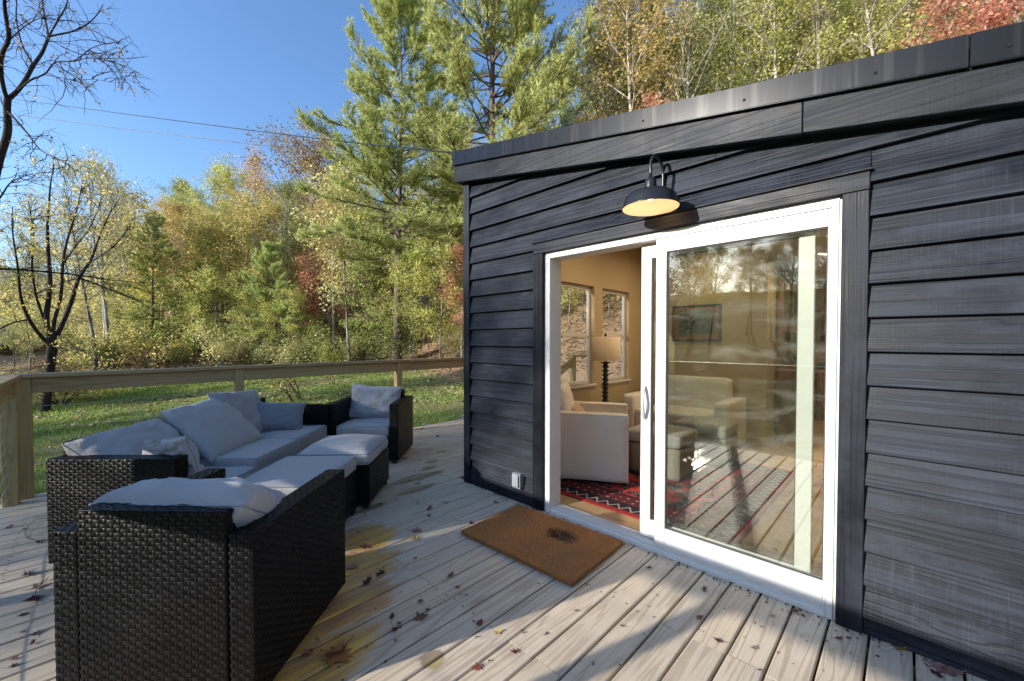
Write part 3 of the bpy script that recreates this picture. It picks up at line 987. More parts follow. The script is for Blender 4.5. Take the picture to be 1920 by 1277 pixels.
ARM_H, BACK_H, ARM_W, LEG = .662, .742, .094, .045
def wicker_seat(name, label, cat, W, D, loc, rz, group, seat_z=.30):
    """local: back at y=0 (faces -y outward), front at y=D, x from -W/2 to W/2"""
    t = thing(name, label, cat, loc, rz, group)
    hw = W / 2
    for sx in (-1, 1):
        a, b = (-hw, -hw + ARM_W) if sx < 0 else (hw - ARM_W, hw)
        wicker_block('arm', t, a, b, .004, D, LEG, ARM_H)
    wicker_block('back', t, -hw + ARM_W + .004, hw - ARM_W - .004, 0, .092, LEG, BACK_H)
    wicker_block('seat_base', t, -hw + ARM_W + .004, hw - ARM_W - .004, .096, D - .012, LEG + .05, seat_z, 'tlr')
    for sx in (-1, 1):
        for yy in (.04, D - .05):
            part('leg', MB().box(sx * (hw - .05) - .022, sx * (hw - .05) + .022, yy - .022, yy + .022, 0.001, LEG - .001), BLACKM, t, .003)
    return t
CAMYAW = YAW      # furniture is set almost square to the view
G_F = 'black wicker armchairs on the deck'
# chair A, its back towards us
dA = Vector((.023, .735)).normalized()
rzA = YAW - math.atan2(dA.x, dA.y)
pA = cam2w((-1.681 - .93) / 2, 1.452)
chA = wicker_seat('wicker_armchair', 'black wicker armchair in the foreground with its back to the viewer', 'armchair', .752, .74, (pA.x, pA.y, 0), rzA, G_F)
# chair B, far end, facing us
pB = cam2w(-1.655, 5.13)
rzB = YAW + math.pi + R(1.0)
chB = wicker_seat('wicker_armchair', 'black wicker armchair at the far end of the set, facing the viewer', 'armchair', .79, .715, (pB.x, pB.y, 0), rzB, G_F)
# sofa: back on the left, length along the view
rzS = YAW - math.pi / 2 + R(.5)
S_L = 2.10
pS = cam2w(-2.745, 2.362 + S_L / 2)
sofa = wicker_seat('wicker_sofa', 'long black wicker sofa with grey cushions beside the far railing', 'sofa', S_L, .757, (pS.x, pS.y, 0), rzS, None)
# ottomans
def wicker_ottoman(label, rc, dc, W, D, rz):
    p = cam2w(rc, dc)
    t = thing('wicker_ottoman', label, 'ottoman', (p.x, p.y, 0), rz, 'wicker ottomans in front of the sofa')
    wicker_block('body', t, -W / 2, W / 2, -D / 2, D / 2, LEG, .345)
    for sx in (-1, 1):
        for sy in (-1, 1):
            part('leg', MB().box(sx * (W / 2 - .035) - .025, sx * (W / 2 - .035) + .025, sy * (D / 2 - .035) - .025, sy * (D / 2 - .035) + .025, 0.001, LEG - .001), BLACKM, t, .003)
    return t
rO = YAW
wicker_ottoman('wicker ottoman with flat grey cushion, nearer the foreground armchair', -1.50, 2.845, .56, .66, YAW)
wicker_ottoman('wicker ottoman with puffed grey cushion, nearer the far armchair', -1.455, 3.53, .585, .60, YAW + R(2.5))
q = cam2w(-1.50, 2.845); make_seat('flat grey cushion on the nearer ottoman', .565, .69, .108, (q.x, q.y, .347), YAW, 3, 'grey cushions on the ottomans', .008, .03, .004)
q = cam2w(-1.455, 3.53); make_seat('puffed up grey cushion on the farther ottoman, sagging at its near corner', .60, .62, .112, (q.x, q.y, .347), YAW + R(2.5), 5, 'grey cushions on the ottomans', .055, .05, .014)

def loc_on(t, x, y, z):
    c, s = math.cos(t.rotation_euler.z), math.sin(t.rotation_euler.z)
    return (t.location.x + c * x - s * y, t.location.y + s * x + c * y, z)
G_S = 'grey seat cushions on the wicker seats'
make_seat('grey seat cushion in the foreground armchair', .55, .62, .11, loc_on(chA, 0, .415, .302), rzA, 8, G_S)
make_seat('grey seat cushion in the far armchair', .59, .60, .12, loc_on(chB, 0, .405, .302), rzB, 9, G_S, .012, .035, .010)
# sofa seats: local x runs along the sofa (towards -x is far? see rz), y to the front
sw = (S_L - 2 * ARM_W) / 3
def sofa_pt(d_along, y, z):
    """d_along: metres from the near end of the sofa"""
    return loc_on(sofa, S_L / 2 - d_along, y, z) if SOFA_FLIP else loc_on(sofa, -S_L / 2 + d_along, y, z)
near_l = loc_on(sofa, -S_L / 2, 0, 0); near_r = loc_on(sofa, S_L / 2, 0, 0)
cv = Vector((CX, CY, 0))
SOFA_FLIP = (Vector(near_r) - cv).length < (Vector(near_l) - cv).length
make_seat('grey sofa seat cushion at the near end, set lower and pulled forward', sw, .66, .10, sofa_pt(ARM_W + sw * .5, .47, .302), rzS, 11, G_S, .012, .04, .012)
make_seat('middle grey sofa seat cushion, flat with a squared front', sw + .01, .66, .155, sofa_pt(ARM_W + sw * 1.5, .455, .302), rzS, 12, G_S, .01, .022, .004)
make_seat('grey sofa seat cushion at the far end with a crumpled front', sw - .01, .63, .15, sofa_pt(ARM_W + sw * 2.5, .44, .302), rzS, 13, G_S, .02, .03, .016)

def place(loc, yaw, tilt, roll=0.0):
    return Matrix.Translation(loc) @ Matrix.Rotation(yaw, 4, 'Z') @ Matrix.Rotation(tilt, 4, 'X') @ Matrix.Rotation(roll, 4, 'Y')
G_P = 'grey back pillows on the wicker seats'
# foreground armchair pillow slumped behind its back
make_pillow('back_pillow', 'rumpled pale grey pillow slumped in the foreground armchair', 'pillow', .60, .40, .27,
            place(loc_on(chA, .02, .22, .638), rzA, R(58), R(-2)), FABRIC, 21, G_P, wr=.02, ears=.02)
make_pillow('back_pillow', 'blue grey pillow leaning in the far armchair', 'pillow', .62, .42, .19,
            place(loc_on(chB, .02, .20, .605), rzB, R(20), R(-3)), FABRICP, 22, G_P, wr=.02)
make_pillow('back_pillow', 'grey pillow lying along the near end of the sofa back', 'pillow', .66, .44, .24,
            place(sofa_pt(ARM_W + .30, .20, .60), rzS, R(50), R(2)), FABRIC, 23, G_P, wr=.016)
make_pillow('back_pillow', 'large flat grey pillow propped in the middle of the sofa', 'pillow', .68, .54, .17,
            place(sofa_pt(ARM_W + sw * 1.5 - .02, .26, .635), rzS, R(44), R(2)), FABRIC, 24, G_P, wr=.01, ears=.03)
make_pillow('back_pillow', 'grey pillow leaning upright against the far part of the sofa back', 'pillow', .62, .48, .18,
            place(sofa_pt(ARM_W + sw * 2.15, .19, .66), rzS, R(24), R(-4)), FABRICP, 25, G_P, wr=.018)
make_pillow('lumbar_pillow', 'small blue grey lumbar pillow in the far corner of the sofa', 'pillow', .56, .30, .15,
            place(sofa_pt(ARM_W + sw * 2.50, .36, .60), rzS - R(58), R(22), R(-8)), FABRICL, 26, G_P, wr=.012, ears=.09)
make_pillow('lumbar_pillow', 'pale grey pillow folded over beside the near sofa arm', 'pillow', .40, .36, .15,
            place(sofa_pt(ARM_W + .10, .60, .575), rzS + R(72), R(14), R(-8)), FABRIC, 27, G_P, wr=.035, ears=.04)

# ------------------------------------------------------------------ door mat
def make_mat():
    w, d, h = .915, .61, .028
    o = part('doormat', MB().box(-w / 2, w / 2, -d / 2, d / 2, 0, h), COIR, None, .004, loc=(.275, -.415, .0025), rot=(0, 0, R(2.6)))
    tag(o, 'brown coir doormat lying in front of the open sliding door', 'doormat')
    rg = np.random.default_rng(5)
    n = 42000
    e = rg.random(n) < .22
    x = rg.uniform(-w / 2, w / 2, n); y = rg.uniform(-d / 2, d / 2, n)
    side = rg.integers(0, 4, n)
    x = np.where(e & (side == 0), -w / 2, np.where(e & (side == 1), w / 2, x)); y = np.where(e & (side == 2), -d / 2, np.where(e & (side == 3), d / 2, y))
    b = np.stack([x, y, np.where(e, rg.uniform(.004, h, n), h)], 1)
    a = rg.uniform(0, 2 * np.pi, n)
    tip = b + np.stack([np.cos(a) * np.where(e, .013, .006), np.sin(a) * np.where(e, .013, .006), rg.uniform(.002, .009, n)], 1)
    pr = np.stack([-np.sin(a), np.cos(a), np.zeros(n)], 1) * .0011
    V = np.concatenate([b - pr, b + pr, tip], 1).reshape(-1, 3)
    Fq = np.arange(3 * n).reshape(-1, 3)
    f = link('coir_fibre', np_mesh('coir_fibre', V, Fq), COIR, o); f['kind'] = 'stuff'
make_mat()

# ------------------------------------------------------------------ wall lamp (lit), outlet
lx, ly, lz = .951, -.215, 2.137
wl = thing('wall_lamp', 'black gooseneck barn lamp, lit, mounted above the sliding door', 'wall lamp', (lx, 0, lz))
part('shade', MB().lathe([(.033, .140), (.036, .115), (.060, .108), (.110, .092), (.142, .070), (.153, .040), (.160, .006), (.163, .0), (.160, .0015), (.150, .040), (.139, .067), (.108, .088), (.055, .103)], 48).xf(Matrix.Translation((0, ly, 0))), LAMPBLK, wl, smooth=True)
part('shade_lining', MB().lathe([(.1585, .0022), (.149, .040), (.138, .066), (.107, .0865), (.05, .1005), (.0, .1005)], 48).xf(Matrix.Translation((0, ly, 0))), LAMPIN, wl, smooth=True)
part('socket_cap', MB().lathe([(.036, .113), (.034, .150), (.030, .168), (.016, .180), (.0, .182)], 28).xf(Matrix.Translation((0, ly, 0))), LAMPBLK, wl, smooth=True)
def arc():
    p = [(0, ly, .175), (0, ly, .215)]
    for k in range(13):
        a = math.pi - math.pi * k / 12
        rr = (-.045 - ly) / 2
        p.append((0, ly + rr + rr * math.cos(a), .245 + rr * 1.0 * math.sin(a)))
    p += [(0, -.045, .16), (0, -.04, .10), (0, -.025, .075), (0, -.012, .07)]
    return p
part('gooseneck', MB().tube(arc(), .0095, 12), LAMPBLK, wl, smooth=True)
part('wall_plate', MB().lathe([(0, .0), (.058, .0), (.06, .006), (.052, .016), (.02, .02), (0, .02)], 32).xf(Matrix.Translation((0, -.022, .07)) @ Matrix.Rotation(R(90), 4, 'X')), LAMPBLK, wl, smooth=True)
part('bulb', MB().lathe([(0, .05), (.014, .053), (.022, .066), (.02, .08), (.012, .092), (.011, .1)], 20).xf(Matrix.Translation((0, ly, 0))), BULB, wl, smooth=True)
pl = bpy.data.lights.new('wall_lamp_bulb', 'POINT'); pl.energy = .3; pl.color = (1, .60, .30); pl.shadow_soft_size = .03
plo = bpy.data.objects.new('wall_lamp_bulb', pl); COL.objects.link(plo); plo.location = (lx, ly, lz + .004)

ol = thing('outlet_box', 'grey weatherproof outlet cover low on the black siding', 'outlet', (-.272, -.03, .19))
part('box', MB().box(-.045, .045, -.05, .012, -.062, .062), OUTLET, ol, .006, 2)
part('cover', MB().box(-.036, .036, -.066, -.0505, -.05, .055), OUTLET, ol, .008, 2)
part('hinge', MB().box(-.03, .03, -.060, -.0505, .0555, .061), OUTLET, ol, .002)
part('latch', MB().box(-.01, .01, -.072, -.0665, -.048, -.03), OUTLET, ol, .002)

# thin wire on the deck
pts = []
for k, (px, py) in enumerate(((80, 975), (60, 981), (45, 992), (38, 1005), (42, 1014), (58, 1018), (80, 1018))):
    p = gnd(px, py); pts.append((p.x, p.y, .006 + .012 * math.sin(k)))
    if pts[-1][2] < .003: pts[-1] = (p.x, p.y, .004)
wr_ = part('loose_wire', MB().tube(pts, .0018, 6), BLACKM, None, smooth=True)
tag(wr_, 'thin loop of loose wire on the deck behind the foreground armchair', 'wire')

# ------------------------------------------------------------------ furniture inside
STOOLC = plain('greige_linen', (.36, .33, .29), .85, .2, bump=.2, bscale=250)
def armchair_in(label, loc, rz, W=.82, D=.84, name='armchair', cat='armchair', arm_h=.64, back_h=.80):
    """front towards local +x, width along y"""
    t = thing(name, label, cat, loc, rz)
    hw = W / 2
    for s in (-1, 1):
        a, b = (-hw, -hw + .15) if s < 0 else (hw - .15, hw)
        m = rbox(D, b - a, arm_h - .02, .025, 10, 0, s + 5, .003)
        part('arm', m, LINEN, t, smooth=True, loc=(D / 2, (a + b) / 2, .02))
        part('piping', MB().tube([(.03, a + .006, arm_h - .006), (D - .01, a + .006, arm_h - .006), (D - .004, a + .006, .03)], .005, 6), LINEN, t)
    part('back', rbox(.2, W - .31, back_h - .05, .05, 10, 0, 4, .004), LINEN, t, smooth=True, loc=(.11, 0, .05))
    part('seat', rbox(D - .2, W - .31, .38, .04, 10, .02, 7, .004), LINEN, t, smooth=True, loc=(D / 2 + .085, 0, .05))
    return t
ac = armchair_in('cream slipcovered armchair just inside the open door, side towards the viewer', (-.56, .73, .0355), R(29), D=.90, W=.80)
# place so the near arm's outer face runs (-.27,.507)->(.273,.81)
c29, s29 = math.cos(R(29)), math.sin(R(29))
fx, fy = .273, .81
ac.location = (fx - .90 * c29 - .40 * s29, fy - .90 * s29 + .40 * c29, .0465)
def at(t, x, y, z):
    c, s = math.cos(t.rotation_euler.z), math.sin(t.rotation_euler.z)
    return Vector((t.location.x + c * x - s * y, t.location.y + s * x + c * y, z))
make_pillow('throw_pillow', 'cream back cushion standing in the indoor armchair', 'pillow', .50, .46, .18,
            place(at(ac, .27, 0, .70), R(29) + R(-90), R(14)), LINEN, 31, 'cream cushions in the indoor armchair', ears=.03, wr=.008)
make_pillow('throw_pillow', 'small blush cushion resting on the indoor armchair seat', 'pillow', .42, .30, .13,
            place(at(ac, .42, .05, .575), R(29) + R(-90), R(38)), plain('blush_linen', (.55, .40, .31), .9, .2), 32, 'cream cushions in the indoor armchair', wr=.006)
lv = armchair_in('cream loveseat against the tan wall behind the glass', (-.05, 3.27, .0355), R(-90), W=1.30, D=.80, name='loveseat', cat='loveseat', arm_h=.60, back_h=.84)
for (x0, x1, y0, y1, lab) in ((.2, .73, 1.95, 2.42, 'grey fabric footstool in front of the loveseat'), (.02, .56, 1.22, 1.70, 'grey fabric footstool on the rug nearest the glass door')):
    t = thing('footstool', lab, 'footstool', ((x0 + x1) / 2, (y0 + y1) / 2, .0455), 0, 'footstools on the rug')
    part('base', rbox(x1 - x0, y1 - y0, .30, .02, 6, 0, 2, .002), STOOLC, t, smooth=True, loc=(0, 0, .0))
    part('cushion', rbox(x1 - x0 + .02, y1 - y0 + .02, .13, .035, 10, .02, 3, .004), FABRIC, t, smooth=True, loc=(0, 0, .302))
# side table + table lamp
st = thing('side_table', 'small round dark side table behind the indoor armchair', 'side table', (-.46, 1.68, .0355))
part('tabletop', MB().lathe([(0, .545), (.24, .545), (.25, .535), (.24, .52), (0, .52)], 32), BARNW, st, smooth=False)
part('pedestal', MB().lathe([(.03, .52), (.03, .1), (.06, .06), (.16, .01), (.16, .0), (0, .0)], 20), BLACKM, st, smooth=True)
tl = thing('table_lamp', 'table lamp with drum shade and dark turned column by the windows', 'table lamp', (-.46, 1.62, .582))
prof = [(0, .0), (.09, 0), (.09, .02), (.05, .035), (.03, .06)]
z = .06
for k in range(9):
    prof += [(.022, z), (.040, z + .014), (.044, z + .022), (.026, z + .03), (.03, z + .045)]
    z += .05
prof += [(.03, z), (.06, z + .012), (.063, z + .02), (.018, z + .022), (.014, z + .09), (0, z + .09)]
part('column', MB().lathe(prof, 20), BLACKM, tl, smooth=True)
part('drum_shade', MB().lathe([(.172, .55), (.165, .82), (.160, .82), (.167, .55)], 40), SHADE, tl, smooth=True)
part('finial', MB().lathe([(0, .80), (.008, .80), (.012, .83), (.016, .85), (0, .865)], 12), BLACKM, tl, smooth=True)
# plant on kitchen counter
t = thing('potted_plant', 'dark green leafy pot plant glimpsed behind the right edge of the glass', 'plant', (1.62, 5.95, .971))
part('pot', MB().lathe([(.05, 0), (.07, .11), (.06, .11), (.04, .01)], 16), LINEN, t, smooth=True)
fm = MB()
for k in range(60):
    a = rb.uniform(0, 6.28); e = rb.uniform(.2, 1.3); L = rb.uniform(.08, .2)
    d = Vector((math.cos(a) * math.cos(e), math.sin(a) * math.cos(e), math.sin(e))); s = d.orthogonal().normalized() * .018
    c = Vector((0, 0, .10))
    fm.add([c, c + d * L * .6 + s, c + d * L, c + d * L * .6 - s], [(0, 1, 2, 3)])
HOUSEPL = mat_leaf('houseplant_leaf', [(.02, .05, .02), (.03, .07, .03)])
part('foliage', fm, HOUSEPL, t)

# ------------------------------------------------------------------ fallen leaves
LC = {'red': (.20, .055, .035), 'brown': (.13, .065, .035), 'dark': (.035, .022, .024), 'tan': (.36, .26, .17), 'pink': (.30, .15, .13), 'yellow': (.42, .30, .06), 'orange': (.32, .14, .045), 'maroon': (.075, .02, .028)}
LM = {k: plain('fallen_leaf_' + k, v, .6, .3, var=.35, scale=25) for k, v in LC.items()}
def leaf_mesh(seed, curl=.5):
    rr = random.Random(seed)
    lobes = [(-150, .45), (-118, .30), (-78, .8), (-55, .40), (-28, .85), (-14, .55), (0, 1.0), (14, .55), (28, .85), (55, .40), (78, .8), (118, .30), (150, .45)]
    out = [(0, -.28, 0)]
    for a, r_ in lobes:
        a2 = R(a + rr.uniform(-6, 6)); q = r_ * rr.uniform(.85, 1.1)
        out.append((math.sin(a2) * q, math.cos(a2) * q, 0))
    ph = rr.uniform(0, 6)
    def bend(p):
        x, y = p[0], p[1]; r2 = x * x + y * y
        return (x * (1 - .25 * curl), y, curl * (.55 * r2 * (.6 + .5 * math.sin(2.4 * math.atan2(y, x) + ph)) + .12 * abs(x)))
    mid = [tuple(c * .5 for c in p) for p in out]
    V = [bend((0, 0, 0))] + [bend(p) for p in mid] + [bend(p) for p in out]
    n = len(out)
    m = MB()
    Fc = []
    for i in range(n):
        j = (i + 1) % n
        Fc += [(0, 1 + i, 1 + j), (1 + i, 1 + n + i, 1 + n + j, 1 + j)]
    m.add(V, Fc)
    m.tube([bend((0, -.25, 0)), bend((.05, -.6, .05)), bend((.02, -1.0, .1))], .022, 4)
    mm = m.mesh('fallen_leaf')
    zmin = min(v.co.z for v in mm.vertices)
    for v in mm.vertices: v.co.z -= zmin
    return mm
leafs = [leaf_mesh(s, c) for s, c in ((1, .35), (2, .8), (3, .55), (4, 1.1))]
def fallen(px, py, size, col, var, label, rot=None, z=.003):
    p = gnd(px, py, z)
    o = bpy.data.objects.new('fallen_leaf', leafs[var]); COL.objects.link(o)
    if not leafs[var].materials: leafs[var].materials.append(None)
    o.material_slots[0].link = 'OBJECT'; o.material_slots[0].material = LM[col]
    o.location = p; o.scale = (size * 1.35,) * 3
    o.rotation_euler = (rb.uniform(-.1, .1), rb.uniform(-.1, .1), rb.uniform(0, 6.28) if rot is None else rot)
    tag(o, label, 'leaf', 'fallen leaves on the deck')
for a in ((684, 1030, .055, 'red', 1, 'large curled red brown leaf on the boards right of the foreground armchair'),
          (777, 998, .052, 'pink', 0, 'flat pinkish maple leaf midway between armchair and doormat'),
          (778, 1015, .038, 'yellow', 1, 'small yellow leaf just below the pinkish maple leaf'),
          (655, 1069, .045, 'pink', 0, 'pink leaf touching the front foot of the foreground armchair'),
          (712, 1080, .045, 'dark', 1, 'black wet leaf, upper of two on the stained board'),
          (683, 1100, .042, 'dark', 3, 'black wet leaf, lower of two on the stained board'),
          (842, 1086, .030, 'brown', 3, 'small crumpled brown leaf alone left of the doormat corner'),
          (618, 1240, .085, 'orange', 0, 'largest orange brown leaf cluster on the wet stain at the bottom'),
          (632, 1228, .060, 'brown', 1, 'brown leaf overlapping the large leaf cluster on the wet stain'),
          (574, 1233, .040, 'brown', 3, 'small dark brown leaf with long stalk on the yellow stain'),
          (803, 958, .040, 'red', 3, 'crumpled red brown leaf on the boards near the ottomans'),
          (786, 901, .055, 'tan', 1, 'tan curled leaf beside the brown water stain'),
          (757, 861, .060, 'orange', 1, 'orange leaf against the far armchair side'),
          (788, 806, .060, 'brown', 3, 'brown leaf standing upright near the deck edge'),
          (820, 820, .035, 'dark', 1, 'small dark leaf on the far deck near the gravel'),
          (42, 1081, .045, 'dark', 1, 'narrow dark leaf at the far left of the deck'),
          (59, 1107, .050, 'tan', 3, 'tan crumpled leaf at the left edge of the deck'),
          (54, 1129, .058, 'maroon', 3, 'maroon curled leaf below the tan one at the left edge'),
          (1325, 1113, .026, 'brown', 3, 'crumpled brown leaf in front of the fixed glass panel'),
          (1195, 1013, .040, 'pink', 0, 'purplish flat leaf wedged by the door sill beside the mat'),
          (1500, 1152, .032, 'brown', 1, 'curled brown leaf by the right end of the door sill'),
          (1580, 1206, .020, 'maroon', 1, 'tiny dark red leaf on a board near the right trim'),
          (1692, 1218, .045, 'orange', 1, 'orange leaf against the skirt board at lower right'),
          (1797, 1268, .070, 'pink', 0, 'large pinkish leaf in the bottom right corner by the skirt'),
          (933, 1196, .022, 'yellow', 3, 'small greenish yellow leaf in a board gap at bottom centre'),
          (783, 1166, .045, 'brown', 0, 'flat brown leaf on the pale boards below the doormat'),
          (1218, 1070, .022, 'red', 3, 'tiny red leaf fragment on the boards below the sill'),
          (930, 945, .030, 'brown', 1, 'brown leaf on the boards at the foot of the black siding'),
          (990, 958, .03, 'dark', 3, 'dark leaf scrap at the top corner of the doormat'),
          (800, 1150, .02, 'brown', 1, 'tiny brown leaf scrap on the middle boards')):
    fallen(*a)
for a in ((940, 1022, .020, 'tan', 0, 'pale leaf bit on the left half of the doormat'), (1066, 1022, .016, 'tan', 1, 'pale leaf bit beside the wet patch on the doormat'),
          (1038, 1078, .014, 'tan', 1, 'pale leaf bit near the front edge of the doormat'), (1073, 1098, .018, 'pink', 3, 'pinkish leaf bit at the near corner of the doormat'),
          (898, 1004, .016, 'tan', 1, 'pale leaf bit at the left corner of the doormat')):
    fallen(*a, z=.030)
for k in range(46):
    px, py = rb.choice(((rb.uniform(640, 1000), rb.uniform(830, 1270)), (rb.uniform(640, 860), rb.uniform(820, 1000)), (rb.uniform(700, 1900), rb.uniform(1120, 1275)), (rb.uniform(2, 78), rb.uniform(960, 1260))))
    pt_ = gnd(px, py)
    if pt_.y > -.09 and pt_.x > -1.05: continue
    if -.25 < pt_.x < .8 and pt_.y > -.8: continue
    c_ = rb.choice(('brown', 'brown', 'dark', 'red', 'tan', 'maroon'))
    fallen(px, py, rb.uniform(.014, .032), c_, rb.randrange(4), 'small ' + {'red': 'red brown', 'dark': 'blackish'}.get(c_, c_) + ' leaf scrap lying loose on the deck boards')
def scatter_quads(name, pts, size, mt, label=None, kind='stuff', seed=1, nrm=None):
    rg = np.random.default_rng(seed)
    n = len(pts); P = np.asarray(pts, float)
    a = rg.uniform(0, 2 * np.pi, n); s = rg.uniform(.5, 1.3, n) * size
    ti = rg.uniform(-.6, .6, (n, 2))
    u = np.stack([np.cos(a), np.sin(a), ti[:, 0]], 1) * s[:, None]
    v = np.stack([-np.sin(a), np.cos(a), ti[:, 1]], 1) * (s * .7)[:, None]
    V = np.stack([P - u, P - v, P + u, P + v], 1).reshape(-1, 3)
    Fq = np.arange(4 * n).reshape(-1, 4)
    o = link(name, np_mesh(name, V, Fq), mt)
    tag(o, label, None, None, kind)
    return o
LIT = mat_leaf('leaf_litter_mix', [(.20, .12, .07), (.45, .30, .18), (.58, .42, .27), (.32, .16, .09), (.62, .50, .34)], .1)
pp = []
for k in range(260):       # crumbs along the sill and at the wall foot
    xx = rb.uniform(-.9, 3.4); yy = -.045 - abs(rb.gauss(0, .02))
    if 0 < xx < .7: yy -= rb.uniform(0, .05)
    pp.append((xx, yy - .0, .006))
for k in range(240):
    p = gnd(rb.uniform(100, 1700), rb.uniform(880, 1270)); pp.append((p.x, p.y, .004))
for k in range(70):
    pp.append((.39 + rb.gauss(0, .05), -.33 + rb.gauss(0, .03), .033))
scatter_quads('leaf_crumbs', [p for p in pp if p[0] < 3.5], .008, mat_leaf('leaf_crumb', [(.03, .02, .02), (.14, .08, .05), (.3, .2, .14), (.10, .04, .04)], .05), 'dark leaf crumbs scattered on the deck boards and sill')

# ------------------------------------------------------------------ trees
LEAF = {
    'green': mat_leaf('leaf_green', [(0.187, 0.234, 0.058), (0.304, 0.351, 0.105), (0.421, 0.421, 0.140), (0.234, 0.281, 0.082)]),
    'lime': mat_leaf('leaf_lime', [(0.515, 0.550, 0.140), (0.655, 0.655, 0.199), (0.772, 0.702, 0.257), (0.421, 0.480, 0.129)]),
    'yellow': mat_leaf('leaf_yellow', [(0.702, 0.550, 0.175), (0.780, 0.632, 0.257), (0.585, 0.526, 0.175), (0.780, 0.585, 0.234)]),
    'gold': mat_leaf('leaf_gold', [(0.655, 0.468, 0.164), (0.562, 0.468, 0.164), (0.725, 0.491, 0.175), (0.491, 0.374, 0.140)]),
    'orange': mat_leaf('leaf_orange', [(0.702, 0.421, 0.140), (0.749, 0.491, 0.164), (0.608, 0.491, 0.164), (0.679, 0.328, 0.117)]),
    'red': mat_leaf('leaf_red', [(0.702, 0.281, 0.199), (0.780, 0.421, 0.316), (0.608, 0.234, 0.164), (0.772, 0.491, 0.257)]),
    'brown': mat_leaf('leaf_brown', [(0.351, 0.234, 0.129), (0.491, 0.339, 0.187), (0.445, 0.374, 0.152), (0.281, 0.175, 0.105)], .3),
    'pale': mat_leaf('leaf_pale', [(0.608, 0.585, 0.257), (0.749, 0.679, 0.328), (0.538, 0.538, 0.234), (0.780, 0.679, 0.374)]),
    'pine': mat_leaf('needle_pine', [(0.351, 0.445, 0.140), (0.515, 0.573, 0.187), (0.632, 0.643, 0.222), (0.655, 0.585, 0.211)], .3),
    'pine_dark': mat_leaf('needle_dark', [(0.129, 0.199, 0.105), (0.211, 0.292, 0.140), (0.292, 0.363, 0.164)], .25),
    'pine_soft': mat_leaf('needle_soft', [(0.421, 0.538, 0.175), (0.562, 0.655, 0.234), (0.655, 0.702, 0.281)], .4),
}
BARK = {'grey': mat_bark('bark_grey', (.07, .055, .045), (.27, .235, .20), (.36, .34, .30)),
        'dark': mat_bark('bark_dark', (.016, .012, .012), (.06, .046, .04)),
        'pale': mat_bark('bark_pale', (.16, .14, .12), (.46, .42, .37), (.55, .52, .47)),
        'pine': mat_bark('bark_pine', (.055, .04, .032), (.21, .16, .125))}

def tubes_np(paths, n):
    """paths: list of (P (k,3), r (k,)) -> verts, faces"""
    VV = []; FF = []; base = 0
    ang = np.arange(n) * 2 * np.pi / n
    ca, sa = np.cos(ang), np.sin(ang)
    for P, r in paths:
        P = np.asarray(P, float); r = np.asarray(r, float)
        T = np.gradient(P, axis=0); T /= np.linalg.norm(T, axis=1)[:, None] + 1e-9
        ref = np.array((0, 0, 1.)) if abs(T[0, 2]) < .9 else np.array((1., 0, 0))
        A = np.cross(T, ref); A /= np.linalg.norm(A, axis=1)[:, None] + 1e-9
        B = np.cross(T, A)
        ring = P[:, None, :] + r[:, None, None] * (A[:, None, :] * ca[None, :, None] + B[:, None, :] * sa[None, :, None])
        VV.append(ring.reshape(-1, 3))
        k = len(P)
        i = np.arange(k - 1)[:, None] * n; j = np.arange(n)[None, :]; j2 = (j + 1) % n
        FF.append(np.stack([i + j, i + j2, i + n + j2, i + n + j], -1).reshape(-1, 4) + base)
        base += k * n
    return np.concatenate(VV), np.concatenate(FF)

def leaves_np(P, size, rg, up=.35, aspect=.6):
    n = len(P)
    nr = rg.normal(size=(n, 3)); nr[:, 2] = np.abs(nr[:, 2]) + up; nr /= np.linalg.norm(nr, axis=1)[:, None]
    a = rg.normal(size=(n, 3)); u = np.cross(nr, a); u /= np.linalg.norm(u, axis=1)[:, None] + 1e-9
    v = np.cross(nr, u)
    s = (size * rg.uniform(.55, 1.35, n))[:, None]
    V = np.stack([P - u * s, P - v * s * aspect + u * s * .1, P + u * s, P + v * s * aspect + u * s * .1], 1)
    V[:, 1] += nr * s * .25; V[:, 3] += nr * s * .25
    return V.reshape(-1, 3), np.arange(4 * n).reshape(-1, 4)

def curve(p0, d, L, rg, bend, k=6, wig=.06):
    P = [np.array(p0, float)]; d = np.array(d, float); d /= np.linalg.norm(d)
    for i in range(k - 1):
        d = d + np.array(bend) / k + rg.normal(0, wig, 3)
        d /= np.linalg.norm(d)
        P.append(P[-1] + d * L / (k - 1))
    return np.array(P)

